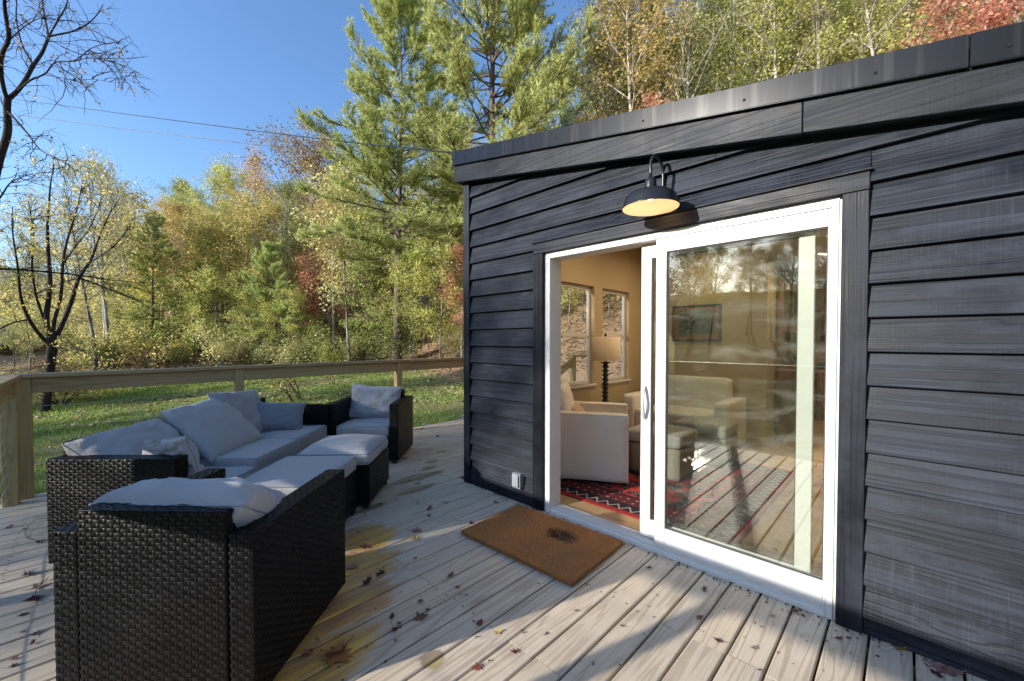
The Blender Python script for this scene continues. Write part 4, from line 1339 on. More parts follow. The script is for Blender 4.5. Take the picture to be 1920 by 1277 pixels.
def broadleaf(seed, Ht, r0, lo, spread, nl, leaves, lsize, up=.9, lean=.03, gap=.0, clump=.32, shape=1.0):
    """returns (wood mesh, leaf mesh)"""
    rg = np.random.default_rng(seed)
    k = 11
    T = curve((0, 0, 0), (rg.normal(0, lean), rg.normal(0, lean), 1), Ht, rg, (0, 0, .25), k, .035)
    tr = r0 * (1 - .93 * (np.linspace(0, 1, k)) ** .8); tr[0] *= 1.35
    big = [(T, tr)]; small = []; tips = []
    for i in range(nl):
        f = lo + (0.97 - lo) * (i + rg.uniform(0, .8)) / nl
        x = f * (k - 1); i0 = min(int(x), k - 2); p = T[i0] + (T[i0 + 1] - T[i0]) * (x - i0)
        az = i * 2.4 + rg.uniform(-.5, .5)
        g = (f - lo) / (1 - lo)
        prof = (math.sin(math.pi * min(1, .18 + .82 * g)) ** .7) * shape + (1 - shape) * (1 - g)
        L = spread * (.3 + .8 * prof) * rg.uniform(.75, 1.2)
        el = .25 + up * (.35 + .5 * g) * rg.uniform(.7, 1.3)
        d = (math.cos(az) * math.cos(el), math.sin(az) * math.cos(el), math.sin(el))
        B = curve(p, d, L, rg, (0, 0, .35), 6, .12)
        rr = max(.012, r0 * .34 * (1 - f * .6)) * np.linspace(1, .22, 6)
        big.append((B, rr))
        nt = 5 + int(L * 1.6)
        for j in range(nt):
            t_ = rg.uniform(.25, 1.0); y = t_ * 5; j0 = min(int(y), 4); q = B[j0] + (B[j0 + 1] - B[j0]) * (y - j0)
            dd = (B[j0 + 1] - B[j0]); dd = dd / (np.linalg.norm(dd) + 1e-9) + rg.normal(0, .75, 3)
            S = curve(q, dd, L * rg.uniform(.22, .5), rg, (0, 0, .2), 4, .2)
            small.append((S, np.array((.010, .007, .005, .003)) * (1 + r0 * 2)))
            for w in (1, 2, 3):
                tips.append(S[w])
    tips = np.array(tips)
    if gap:
        keep = np.array([mnoise.noise(Vector(tuple(t * .7)) + Vector((seed, 0, 0))) > gap - .5 for t in tips])
        tips = tips[keep] if keep.sum() > 20 else tips
    ix = rg.integers(0, len(tips), leaves)
    P = tips[ix] + rg.normal(0, clump, (leaves, 3)) * np.array((1, 1, .75))
    v1, f1 = tubes_np(big, 7); v2, f2 = tubes_np(small, 3)
    wood = np_mesh('trunk', np.concatenate([v1, v2]), np.concatenate([f1, f2 + len(v1)]), True)
    lv_, lf = leaves_np(P, lsize, rg)
    return wood, np_mesh('crown', lv_, lf)

def pine(seed, Ht, r0, lo, spread, whorls, dens=1.0, needle=.2, droop=.1, width=.014, top=.12):
    rg = np.random.default_rng(seed)
    k = 14
    T = curve((0, 0, 0), (rg.normal(0, .02), rg.normal(0, .02), 1), Ht, rg, (0, 0, .3), k, .018)
    big = [(T, r0 * (1 - .95 * np.linspace(0, 1, k) ** .9))]
    small = []; tp = []; td = []
    for w in range(whorls):
        g = (w + rg.uniform(0, .6)) / whorls
        f = lo + (1 - lo) * g * .985
        x = f * (k - 1); i0 = min(int(x), k - 2); p = T[i0] + (T[i0 + 1] - T[i0]) * (x - i0)
        nb = rg.integers(3, 6)
        for b in range(nb):
            if rg.random() < .12: continue
            az = rg.uniform(0, 6.28)
            L = spread * ((1 - g) ** .75 * .92 + top) * rg.uniform(.55, 1.15)
            if g < .12: L *= .75
            el = -.12 + .75 * g + rg.normal(0, .12)
            d = (math.cos(az) * math.cos(el), math.sin(az) * math.cos(el), math.sin(el))
            B = curve(p, d, L, rg, (0, 0, -droop * 1.0 + .45 * g), 7, .06)
            B[:, 2] += np.linspace(0, 1, 7) ** 3 * L * .12
            big.append((B, max(.02, r0 * .26 * (1 - f * .7)) * np.linspace(1, .15, 7)))
            ns = int((5 + L * 4.5) * dens)
            for j in range(ns):
                t_ = rg.uniform(.22, 1.0) ** .8; y = t_ * 6; j0 = min(int(y), 5); q = B[j0] + (B[j0 + 1] - B[j0]) * (y - j0)
                fw = B[j0 + 1] - B[j0]; fw /= np.linalg.norm(fw) + 1e-9
                sd = np.cross(fw, (0, 0, 1)) * rg.choice((-1, 1)); sd /= np.linalg.norm(sd) + 1e-9
                dd = fw * .75 + sd * rg.uniform(.2, .9) + np.array((0, 0, rg.uniform(-.05, .35)))
                S = curve(q, dd, max(.25, L * .3 * (1.15 - t_) + .22) * rg.uniform(.7, 1.2), rg, (0, 0, .15), 4, .1)
                small.append((S, np.array((.012, .009, .006, .004))))
                nk = 4
                for z_ in range(nk):
                    s_ = 3 * (z_ + .7) / nk; k0 = min(int(s_), 2)
                    tp.append(S[k0] + (S[k0 + 1] - S[k0]) * (s_ - k0)); e = S[k0 + 1] - S[k0]; td.append(e / (np.linalg.norm(e) + 1e-9))
    tp = np.array(tp); td = np.array(td)
    N = 14
    P = np.repeat(tp, N, 0); D = np.repeat(td, N, 0)
    n = len(P)
    D = D * .75 + rg.normal(0, .55, (n, 3)) + np.array((0, 0, .22)); D /= np.linalg.norm(D, axis=1)[:, None]
    L = needle * rg.uniform(.6, 1.25, n)[:, None]
    s = np.cross(D, rg.normal(size=(n, 3))); s /= np.linalg.norm(s, axis=1)[:, None] + 1e-9
    V = np.stack([P - s * width, P + s * width, P + D * L], 1).reshape(-1, 3)
    v1, f1 = tubes_np(big, 7); v2, f2 = tubes_np(small, 3)
    wood = np_mesh('trunk', np.concatenate([v1, v2]), np.concatenate([f1, f2 + len(v1)]), True)
    return wood, np_mesh('crown', V, np.arange(3 * n).reshape(-1, 3))

def bush(seed, Ht, rad, leaves, lsize, stems=9):
    rg = np.random.default_rng(seed)
    big = []; tips = []
    for i in range(stems):
        az = rg.uniform(0, 6.28); sp = rg.uniform(.2, 1) * rad / Ht
        B = curve((rg.normal(0, .08), rg.normal(0, .08), 0), (math.cos(az) * sp, math.sin(az) * sp, 1), Ht * rg.uniform(.7, 1.1), rg, (math.cos(az) * .4, math.sin(az) * .4, -.1), 6, .12)
        big.append((B, np.linspace(.014, .004, 6)))
        for j in range(5):
            q = B[rg.integers(2, 6)]
            S = curve(q, rg.normal(0, 1, 3) + np.array((0, 0, .3)), rad * .45, rg, (0, 0, 0), 4, .25)
            big.append((S, np.array((.006, .005, .004, .002)))); tips += [S[1], S[2], S[3]]
        tips += [B[4], B[5]]
    tips = np.array(tips)
    P = tips[rg.integers(0, len(tips), leaves)] + rg.normal(0, rad * .17, (leaves, 3))
    v, f = tubes_np(big, 4)
    a, b = leaves_np(P, lsize, rg)
    return np_mesh('stem', v, f, True), np_mesh('foliage', a, b)

def plant(name, label, cat, meshes, bark, leaf, loc, rz, scale, group, tilt=0.0, parts=('trunk', 'crown')):
    t = thing(name, label, cat, loc, rz, group)
    t.scale = scale if hasattr(scale, '__len__') else (scale,) * 3
    if tilt: t.rotation_euler = (tilt * math.cos(rz * 3), tilt * math.sin(rz * 3), rz)
    for nm, me, mt in zip(parts, meshes, (bark, leaf)):
        if me is None: continue
        if not me.materials: me.materials.append(None)
        o = bpy.data.objects.new(nm, me); COL.objects.link(o); o.parent = t
        o.material_slots[0].link = 'OBJECT'; o.material_slots[0].material = mt
    return t

B_TALL = [broadleaf(s, 12, .12, .42, 2.1, 20, 9500, .047, .95, clump=.2) for s in (11, 12, 13)]
B_ROUND = [broadleaf(s, 9.5, .12, .34, 2.5, 22, 12500, .05, .8, clump=.22) for s in (21, 22)]
B_SPARSE = [broadleaf(s, 12, .12, .35, 2.2, 26, 2400, .055, 1.1, clump=.2) for s in (31, 32)]
B_SLIM = [broadleaf(s, 7, .055, .3, 1.3, 16, 4200, .055, .8, clump=.22) for s in (41, 42)]
B_FLAT = [broadleaf(s, 6.5, .06, .3, 2.1, 15, 5500, .06, .25, clump=.2) for s in (51, 52)]
P_BIG = pine(61, 16.0, .21, .25, 4.5, 38, 1.65, .21, .16, .0095)
P_BIG2 = pine(62, 19, .24, .22, 4.6, 42, 1.8, .22, .05, .010, .30)
P_MID = [pine(s, 11, .14, .2, 2.6, 24, 1.0, .20, .15, .012) for s in (63, 64)]
P_SOFT = pine(65, 6.0, .06, .08, 2.0, 20, 1.1, .15, .2, .010)
BUSH = [bush(s, 1.5, .9, 1700, .042) for s in (71, 72, 73)]

def gp(px, d):
    p = ray(px, d); p.z = H(p.x, p.y) - .05; return p
rt = random.Random(11)
def tree(kind, label, px, d, meshes, bark, leaf, s=1.0, rz=None, tilt=0.0, cat='tree', group=None, sz=None):
    p = gp(px, d)
    rz = rt.uniform(0, 6.28) if rz is None else rz
    sc_ = (s, s, sz) if sz else s
    return plant(kind, label, cat, meshes, BARK[bark], LEAF[leaf], p, rz, sc_, group, tilt)
# --- named trees
tree('pine_tree', 'tall soft green pine left of the roof corner, its top against blue sky', 745, 17.0, P_BIG, 'pine', 'pine', .97, 1.0)
tree('pine_tree', 'tallest pine, rising directly above the left roof corner out of frame', 917, 17.5, P_BIG2, 'pine', 'pine', 1.0, 2.2)
tree('pine_tree', 'dark distant pine behind the gap right of the tallest pine', 1030, 24, P_MID[0], 'pine', 'pine_dark', 1.25, .4)
tree('hemlock_tree', 'soft bright green young conifer at the lawn edge below the pines', 520, 19, P_SOFT, 'pine', 'pine_soft', .92, .4)
tree('hemlock_tree', 'soft green young conifer between the pines and the lawn', 690, 20, P_SOFT, 'pine', 'pine_soft', .95, 2.4)
tree('bare_tree', 'nearly bare pale tree with a few leaves behind the roof near the pines', 1110, 17.0, B_SPARSE[0], 'grey', 'pale', 1.05, 1.1)
tree('maple_tree', 'young red leaved tree above the roof, left of the leaning trunk', 1232, 14.0, B_SLIM[0], 'pale', 'red', 1.0, .3)
tree('leaning_tree', 'tall tree with thick grey trunk leaning above the roof', 1400, 15.5, B_TALL[0], 'grey', 'lime', 1.05, 2.0, .06)
tree('forest_tree', 'straight slim pale trunk above the roof with lime leaves', 1527, 15.0, B_TALL[1], 'pale', 'lime', 1.0, 3.0)
tree('birch_tree', 'white barked tree above the right part of the roof', 1676, 14.0, B_SPARSE[1], 'pale', 'pale', .95, .8)
tree('maple_tree', 'salmon red leaved tree at the upper right above the roof', 1775, 13.0, B_SLIM[1], 'grey', 'red', 1.05, 2.9)
tree('maple_tree', 'salmon red leaved tree furthest right along the roof edge', 1870, 12.5, B_FLAT[0], 'grey', 'red', 1.0, 1.9)
tree('forest_tree', 'tall slim grey trunk in the woods left of the pines, leaves orange on top', 395, 24, B_TALL[2], 'pale', 'lime', .86, .5)
tree('forest_tree', 'yellow topped tree with forked grey trunk at the lawn edge', 330, 20, B_FLAT[1], 'grey', 'yellow', 1.05, 1.2)
tree('forest_tree', 'orange leaved tree showing above the woods left of the pines', 462, 36, B_ROUND[0], 'grey', 'orange', 1.25, .2)
tree('bare_tree', 'thin topped pale tree rising above the orange crowns', 484, 31, B_SPARSE[0], 'pale', 'orange', 1.12, 4.0)
tree('forest_tree', 'brown leaved tree standing just left of the soft green pine', 588, 24, B_ROUND[1], 'grey', 'brown', 1.18, 2.6)
tree('leaning_tree', 'slim leaning grey trunk among pink leaves at the bank foot', 655, 17.5, B_SLIM[0], 'grey', 'pale', 1.2, 4.4, .10)
tree('dogwood_tree', 'small pink leaved tree under the brown tree at the lawn edge', 612, 20.5, B_FLAT[0], 'grey', 'red', .72, 1.3)
tree('dogwood_tree', 'pink leaved sapling beside the corner board of the cabin', 866, 15.0, B_SLIM[1], 'grey', 'red', .62, 3.3)
tree('forest_tree', 'yellow green shrubby tree on the leaf strewn bank by the cabin corner', 825, 15.5, B_FLAT[1], 'grey', 'lime', .70, 5.0)
tree('forest_tree', 'yellow green shrubby tree on the bank under the big pine', 770, 16.0, B_FLAT[0], 'grey', 'lime', .62, 2.0)
tree('conifer_tree', 'dark conifer on the far skyline right of the twin trunks', 358, 46, P_MID[1], 'pine', 'pine_dark', 1.22, .3)
tree('conifer_tree', 'dark conifer on the far skyline beside the orange tree', 440, 44, P_MID[0], 'pine', 'pine_dark', 1.32, 2.3)
tree('forest_tree', 'tall pale green tree on the skyline left of the dark conifer', 335, 40, B_TALL[0], 'grey', 'green', 1.05, 2.9)
tree('forest_tree', 'left one of twin pale trunks behind the dark forked tree', 194, 17.5, B_SPARSE[1], 'pale', 'pale', .74, .9)
tree('forest_tree', 'right one of twin pale trunks behind the dark forked tree', 204, 17.6, B_SPARSE[0], 'pale', 'pale', .76, 4.9)
tree('forest_tree', 'grey trunk just left of the twin pale trunks', 177, 17.0, B_SPARSE[1], 'grey', 'pale', .70, 1.9)
tree('forest_tree', 'slender tree with thin yellow crown at the far left behind the cabin roof', 40, 27, B_SPARSE[0], 'grey', 'pale', .85, 1.9)

for px, d, ms, lf, w_ in ((1066, 14.5, B_FLAT[0], 'lime', 'in the left'), (1092, 15.5, B_FLAT[1], 'green', 'centred in the left'), (1118, 16.5, B_FLAT[0], 'pale', 'between the two'), (1142, 15.0, B_FLAT[1], 'lime', 'in the right'), (1166, 16.0, B_FLAT[0], 'green', 'at the edge of the right')):
    tree('forest_tree', 'small leafy tree on the bank, glimpsed ' + w_ + ' cabin window' + ('s' if 'two' in w_ else ''), px, d, ms, 'grey', lf, .5)
tree('maple_tree', 'orange leaved tree in the middle of the woods behind the sofa', 430, 23, B_ROUND[1], 'grey', 'orange', .72, 1.0)
tree('maple_tree', 'red leaved tree beside the soft green young conifer', 575, 21, B_SLIM[1], 'grey', 'red', .75, 2.0)
tree('maple_tree', 'orange red tree glimpsed between the two tall pines', 835, 20, B_ROUND[0], 'grey', 'orange', .62, 3.0)
tree('maple_tree', 'tall salmon leaved tree above the roof over the lamp', 1265, 18.5, B_ROUND[1], 'pale', 'red', .78, .5)
tree('maple_tree', 'rusty orange tree high above the roof right of the leaning trunk', 1590, 19, B_ROUND[0], 'grey', 'orange', .85, 1.7)
tree('forest_tree', 'tall gold leaved tree behind the nearly bare tree by the pines', 1150, 21, B_TALL[1], 'pale', 'gold', 1.12, .7)
tree('forest_tree', 'tall green leaved tree filling the gap beside the tallest pine', 1088, 25, B_TALL[2], 'grey', 'lime', 1.1, 2.7)
# --- the rest of the woods
G_T = 'trees of the wooded hillside'
KINDS = [('forest_tree', 'slender gold leaved tree in the wooded hillside', B_TALL, 'pale', 'gold'), ('forest_tree', 'slender yellow green tree in the wooded hillside', B_TALL, 'grey', 'lime'), ('forest_tree', 'slender green tree in the wooded hillside', B_TALL, 'pale', 'green'),
         ('forest_tree', 'rounded yellow leaved tree in the wooded hillside', B_ROUND, 'grey', 'yellow'), ('forest_tree', 'rounded lime green tree in the wooded hillside', B_ROUND, 'grey', 'lime'),
         ('forest_tree', 'thin leaved pale tree in the wooded hillside', B_SPARSE, 'pale', 'pale'), ('forest_tree', 'small flat crowned pale green understorey tree', B_FLAT, 'grey', 'pale'),
         ('forest_tree', 'small lime green understorey tree', B_FLAT, 'grey', 'lime'), ('forest_tree', 'orange leaved tree in the wooded hillside', B_ROUND, 'grey', 'orange'),
         ('conifer_tree', 'green conifer in the wooded hillside', P_MID, 'pine', 'pine')]
WT = [5, 6, 4, 2.5, 3, 8, 5, 4, 1.0, 2.2]
placed = []
def ok(x, y, m):
    return all((x - a) ** 2 + (y - b) ** 2 > m * m for a, b in placed)
def wood(n, gen, smin, smax, mind, zone, wts=WT):
    c = 0; tries = 0
    while c < n and tries < n * 30:
        tries += 1
        x, y = gen()
        if not ok(x, y, mind): continue
        placed.append((x, y)); c += 1
        nm, lab, ms, bk, lf = rt.choices(KINDS, wts)[0]
        plant(nm, lab.replace('in the wooded hillside', zone) if 'hillside' in lab else lab.replace('small ', '').replace(' understorey', '') + ' ' + zone, 'tree', rt.choice(ms), BARK[bk], LEAF[lf], (x, y, H(x, y) - .05), rt.uniform(0, 6.28), rt.uniform(smin, smax), G_T, rt.uniform(0, .04))
def from_view(p0, p1, d0, d1):
    def g_():
        d = rt.uniform(d0, d1); p = ray(rt.uniform(p0, p1), d); return p.x, p.y
    return g_
SP = [1, 1, 1, .5, .5, 12, 3, 1, .5, .5]
LOW = [0, 0, 0, 0, 0, 0, 5, 6, 0, 1]
wood(15, from_view(240, 560, 20, 25), .58, .76, 1.5, 'at the lawn edge left of the pines')
wood(24, from_view(230, 560, 18.5, 24), .42, .62, 1.2, 'low at the lawn edge left of the pines', LOW)
wood(20, from_view(230, 620, 24, 32), .5, .8, 1.4, 'under the taller woods left of the pines', LOW)
wood(20, from_view(230, 640, 25, 33), .68, .92, 1.7, 'in the middle of the woods left of the pines')
wood(22, from_view(230, 640, 33, 48), .74, 1.0, 1.9, 'on the far slope left of the pines')
wood(16, from_view(-60, 240, 22, 42), .55, .75, 2.0, 'far behind the log cabin', SP)
wood(12, from_view(20, 240, 19, 28), .4, .6, 1.4, 'low behind the dark forked tree', LOW)
wood(14, from_view(560, 760, 19.5, 26), .5, .8, 1.4, 'below the soft green pine')
wood(18, from_view(700, 900, 19, 34), .6, .95, 1.5, 'between the two tall pines')
wood(14, from_view(900, 1120, 20, 34), .58, .74, 1.6, 'behind the tallest pine')
wood(22, from_view(1120, 1420, 16.5, 24), .8, 1.05, 1.4, 'above the roof near the leaning trunk')
wood(24, from_view(1400, 2000, 15.5, 23), .75, 1.1, 1.4, 'above the right part of the roof')
wood(16, from_view(1130, 2000, 15, 21), .85, 1.15, 1.3, 'rising close above the roof line', SP)
wood(32, from_view(1150, 1560, 23, 38), .95, 1.25, 1.9, 'high on the slope above the lamp')
wood(26, from_view(1500, 2050, 23, 38), .9, 1.25, 2.0, 'high on the slope at upper right')
# woods behind the viewer: seen in the door glass, and shading the deck
G_B = 'trees behind the deck'
def back_tree(x, y, s, ms, bk, lf, lab='leafy tree below the deck, mirrored in the door glass'):
    plant('forest_tree', lab, 'tree', ms, BARK[bk], LEAF[lf], (x, y, H(x, y) - .05), rt.uniform(0, 6.28), s, G_B)
for (x, y, s, ms, lf) in ((-6.0, -10.2, .85, B_ROUND[0], 'lime'), (-7.6, -11.5, .95, B_ROUND[1], 'green'), (-4.75, -12.6, .80, B_ROUND[1], 'green'), (-14.5, -12.5, .9, B_ROUND[0], 'lime'),
                       (4.5, -14, 1.0, B_TALL[1], 'lime'), (7.5, -11.5, 1.1, B_ROUND[0], 'lime'), (10.5, -14, 1.1, B_TALL[2], 'green'), (13.5, -10, 1.1, B_ROUND[1], 'yellow'),
                       (6.2, -18, 1.1, B_TALL[0], 'green'), (15, -4, 1.1, B_TALL[1], 'lime'), (11, -20, 1.2, B_ROUND[1], 'yellow')):
    back_tree(x, y, s, ms, 'grey', lf)

for k in range(60):
    x_ = -46 + k * 1.25 + rt.uniform(-.8, .8); y_ = rt.uniform(-39, -30)
    back_tree(x_, y_, rt.uniform(.74, .88), rt.choice(B_ROUND + B_TALL[:1]), 'grey', rt.choice(('lime', 'green', 'green', 'yellow')), 'tree on the far ridge, mirrored small in the door glass')
# --- understorey shrubs
G_U = 'shrubs at the edge of the woods'
for k in range(66):
    px = rt.uniform(120, 880)
    d = rt.uniform(17, 22) if px < 640 else rt.uniform(15.5, 22)
    p = gp(px, d)
    if p.x > -15.2 and p.y < 6.3: continue
    lf = rt.choices(('lime', 'green', 'yellow', 'pale', 'red', 'brown'), (8, 4, 2, 5, 1, 1))[0]
    nm = {'lime': 'yellow green', 'green': 'dark green', 'yellow': 'yellow', 'pale': 'pale green', 'red': 'pink leaved', 'brown': 'brown'}[lf]
    plant('shrub', nm + ' shrub at the edge of the woods ' + ('left of the far corner post' if px < 300 else 'behind the sofa' if px < 560 else 'behind the far armchair' if px < 740 else 'beside the cabin corner'), 'shrub', rt.choice(BUSH), BARK['grey'], LEAF[lf], p, rt.uniform(0, 6.28), rt.uniform(.55, 1.25), G_U, 0, ('stem', 'foliage'))
for k in range(22):
    p = ray(rt.uniform(1180, 1950), rt.uniform(12.5, 17)); p.z = H(p.x, p.y)
    plant('shrub', 'leafy shrub on the slope behind the cabin', 'shrub', rt.choice(BUSH), BARK['grey'], LEAF[rt.choice(('lime', 'yellow', 'pale', 'green'))], p, rt.uniform(0, 6.28), rt.uniform(1, 2), 'shrubs on the slope behind the cabin', 0, ('stem', 'foliage'))
p = gp(555, 10.2)
plant('sapling', 'thin sapling with yellowing leaves on the lawn behind the sofa', 'sapling', bush(77, 1.3, .85, 420, .045, 8), BARK['dark'], LEAF['yellow'], p, 0, .85, None, 0, ('stem', 'foliage'))
p = gp(110, 12.3)
plant('shrub', 'low yellow green shrub round the foot of the dark forked tree', 'shrub', BUSH[0], BARK['dark'], LEAF['yellow'], p, 0, (1.5, 1.5, .8), None, 0, ('stem', 'foliage'))

# --- traced trees on the left
WID = 1.0
def traced_tree(name, label, d0, limbs, seed, bark, leaf, twig_len, nleaf, lsize, base, n_twig, droop, tail=.0):
    """limbs: list of (px,py,width px) polylines; each gets its own depth drift so the tree has real depth"""
    rg = np.random.default_rng(seed)
    origin = base
    big = []; small = []; tips = []
    dep = {}
    for li, L in enumerate(limbs):
        st = dep.get(L[0][:2], d0)
        drift = rg.uniform(-1, 1) * (1.3 if li else .15)
        P = []; rr = []
        for q, (px, py, w) in enumerate(L):
            d = st + drift * (q / max(1, len(L) - 1)) ** 1.1 * len(L) / 6
            dep[(px, py)] = d
            P.append(np.array(ray(px, d, py=py)) - np.array(origin)); rr.append(w * WID / F * d / 2)
        P = np.array(P); rr = np.array(rr)
        t0 = np.linspace(0, 1, len(P)); t1 = np.linspace(0, 1, len(P) * 3)
        P2 = np.stack([np.interp(t1, t0, P[:, c]) for c in range(3)], 1)
        for _ in range(2): P2[1:-1] = (P2[:-2] + 2 * P2[1:-1] + P2[2:]) / 4
        r2 = np.interp(t1, t0, rr)
        big.append((P2, r2))
        Ln = np.linalg.norm(np.diff(P2, axis=0), axis=1).sum()
        for j in range(int(Ln * n_twig * (0.35 if r2[0] > .05 else 1))):
            k = rg.integers(len(P2) // 4, len(P2)); k = min(k, len(P2) - 2)
            dd = P2[k + 1] - P2[k]; dd = dd / (np.linalg.norm(dd) + 1e-9) * .8 + rg.normal(0, .6, 3)
            S = curve(P2[k], dd, twig_len * rg.uniform(.4, 1.3), rg, (0, 0, -droop), 7, .27)
            small.append((S, np.linspace(.0075, .0018, 7)))
            for z_ in range(3):
                q = S[rg.integers(2, 6)]; e = curve(q, rg.normal(0, 1, 3) + dd * .6, twig_len * rg.uniform(.15, .45), rg, (0, 0, -droop * 1.4), 5, .2)
                small.append((e, np.linspace(.004, .0014, 5))); tips += [e[3], e[4], e[2]]
            tips.append(S[6])
    tips = np.array(tips)
    cen = tips[rg.integers(0, len(tips), max(1, nleaf // 7))]
    P = np.repeat(cen, 7, 0) + rg.normal(0, lsize * 1.1, (len(cen) * 7, 3)) * np.array((1, 1, 1.5)) - np.array((0, 0, lsize))
    v1, f1 = tubes_np(big, 8); v2, f2 = tubes_np(small, 4)
    wood_ = np_mesh('trunk', np.concatenate([v1, v2]), np.concatenate([f1, f2 + len(v1)]), True)
    lv_, lf_ = leaves_np(P, lsize, rg, 0, .4)
    plant(name, label, 'tree', (wood_, np_mesh('crown', lv_, lf_)), BARK[bark], LEAF[leaf], origin, 0, 1, None)
d1 = 8.0
b1 = ray(-95, d1); b1.z = H(b1.x, b1.y)
yb = 639 + F * (CZ - b1.z) / d1
limbs1 = [[(-95, yb, 22), (-70, 640, 18), (-40, 500, 15), (-12, 390, 13), (2, 320, 12), (15, 283, 11), (27, 250, 11), (24, 213, 10), (26, 193, 10)],
    [(26, 193, 7), (19, 173, 6.5), (14, 140, 6.5), (17, 108, 6.5), (34, 83, 6.5), (27, 45, 6), (24, 15, 5), (28, -30, 4), (20, -90, 3)],
    [(26, 193, 8), (45, 178, 7), (60, 158, 6.5), (75, 130, 6), (93, 108, 5), (105, 78, 4.5)],
    [(105, 78, 3), (100, 50, 2.5), (93, 0, 2), (95, -60, 1.5)], [(105, 78, 3), (125, 45, 2.6), (140, 22, 2.2), (143, 0, 1.8), (150, -50, 1)],
    [(105, 78, 3.4), (125, 74, 3), (148, 70, 2.6), (175, 58, 2.2), (195, 40, 1.6), (207, 20, 1)],
    [(75, 130, 3), (55, 95, 2.6), (50, 70, 2.4), (45, 45, 2), (48, 8, 1.6), (50, -40, 1)],
    [(45, 178, 3.4), (70, 155, 3), (98, 148, 2.6), (110, 128, 2.4), (120, 123, 2.2), (150, 124, 2), (163, 115, 1.8), (180, 100, 1.5), (208, 90, 1.2), (245, 88, .8)],
    [(150, 124, 1.4), (175, 116, 1.2), (205, 120, 1), (240, 133, .8), (270, 146, .6)], [(98, 148, 1.6), (120, 152, 1.2), (150, 158, 1), (190, 155, .8), (225, 163, .6)],
    [(24, 213, 4), (45, 235, 3.5), (68, 263, 2.6), (83, 286, 2), (110, 300, 1.4), (140, 315, 1)], [(34, 83, 2), (60, 60, 1.6), (85, 45, 1.3), (110, 40, 1)],
    [(-12, 390, 4), (10, 372, 3), (25, 345, 2), (60, 330, 1.4), (110, 325, 1)], [(14, 140, 2.2), (0, 110, 2), (-20, 95, 1.5)], [(-40, 500, 5), (-10, 505, 4), (40, 506, 3.2), (100, 512, 3), (150, 516, 2.4), (200, 526, 1.6), (290, 532, .8)]]
traced_tree('locust_tree', 'dark leaning bare tree at the far left with a few hanging leaf clusters', d1, limbs1, 91, 'dark', 'brown', .75, 900, .028, b1, 6.5, .35)
WID = 1.08
d2 = 11.4
b2 = ray(80, d2); b2.z = H(b2.x, b2.y) - .05
limbs2 = [[(80, 790, 13), (86, 740, 12), (92, 698, 12), (98, 650, 13)],
    [(98, 650, 9), (86, 606, 8), (92, 570, 7), (98, 528, 6), (94, 470, 5), (94, 424, 4), (98, 390, 3), (101, 350, 2), (110, 310, 1)],
    [(98, 650, 8), (112, 620, 7), (125, 594, 6.5), (140, 555, 6), (149, 522, 5), (173, 493, 4), (185, 460, 3), (202, 418, 2), (225, 380, 1)],
    [(98, 650, 7), (75, 630, 6), (55, 600, 5), (40, 560, 4), (38, 500, 3), (28, 440, 2), (30, 390, 1.2)],
    [(98, 650, 6), (102, 600, 5), (118, 560, 4.5), (120, 500, 4), (130, 450, 3), (150, 400, 2), (160, 350, 1)],
    [(86, 606, 4), (70, 560, 3.5), (62, 500, 3), (70, 440, 2), (60, 380, 1.2)], [(149, 522, 3.4), (175, 530, 3), (210, 545, 2.4), (250, 560, 1.6), (300, 585, .8)],
    [(149, 522, 3), (120, 530, 3), (80, 548, 2.6), (40, 560, 2), (0, 570, 1.6)], [(173, 493, 2.4), (210, 470, 2), (240, 440, 1.4), (255, 410, .8)],
    [(98, 650, 3.5), (130, 652, 3), (150, 655, 2.4), (170, 668, 1.4)], [(120, 500, 2.4), (140, 470, 2), (175, 430, 1.5), (195, 380, 1)], [(55, 600, 3), (25, 605, 2.5), (-5, 620, 2)]]
traced_tree('forked_tree', 'dark many stemmed tree with thin yellow leaves at the left lawn edge', d2, limbs2, 92, 'dark', 'yellow', 1.0, 3600, .042, b2, 7.5, -.05)

# ------------------------------------------------------------------ power lines, log cabin
def wire(label, pts, d_, r_):
    P = [ray(px, d, py=py) for (px, py, d) in pts]
    t0 = np.linspace(0, 1, len(P)); t1 = np.linspace(0, 1, 40)
    Q = np.array(P); Q = np.stack([np.interp(t1, t0, Q[:, c]) for c in range(3)], 1)
    for _ in range(6): Q[1:-1] = (Q[:-2] + 2 * Q[1:-1] + Q[2:]) / 4
    o = part('power_line', MB().tube([tuple(q) for q in Q], r_, 5, False), BLACKM, None, smooth=True)
    tag(o, label, 'power line', 'overhead power lines')
wire('upper thicker power line crossing the sky to the roof corner', [(-300, 148, 16), (0, 187, 13), (240, 219, 10.5), (480, 250, 8.2), (680, 274, 6.2), (846, 290, 4.2)], 0, .0085)
wire('lower thin power line crossing the sky into the pines', [(-300, 178, 24), (0, 215, 21), (240, 247, 19), (480, 275, 17.5), (590, 288, 17), (700, 300, 16.6)], 0, .014)

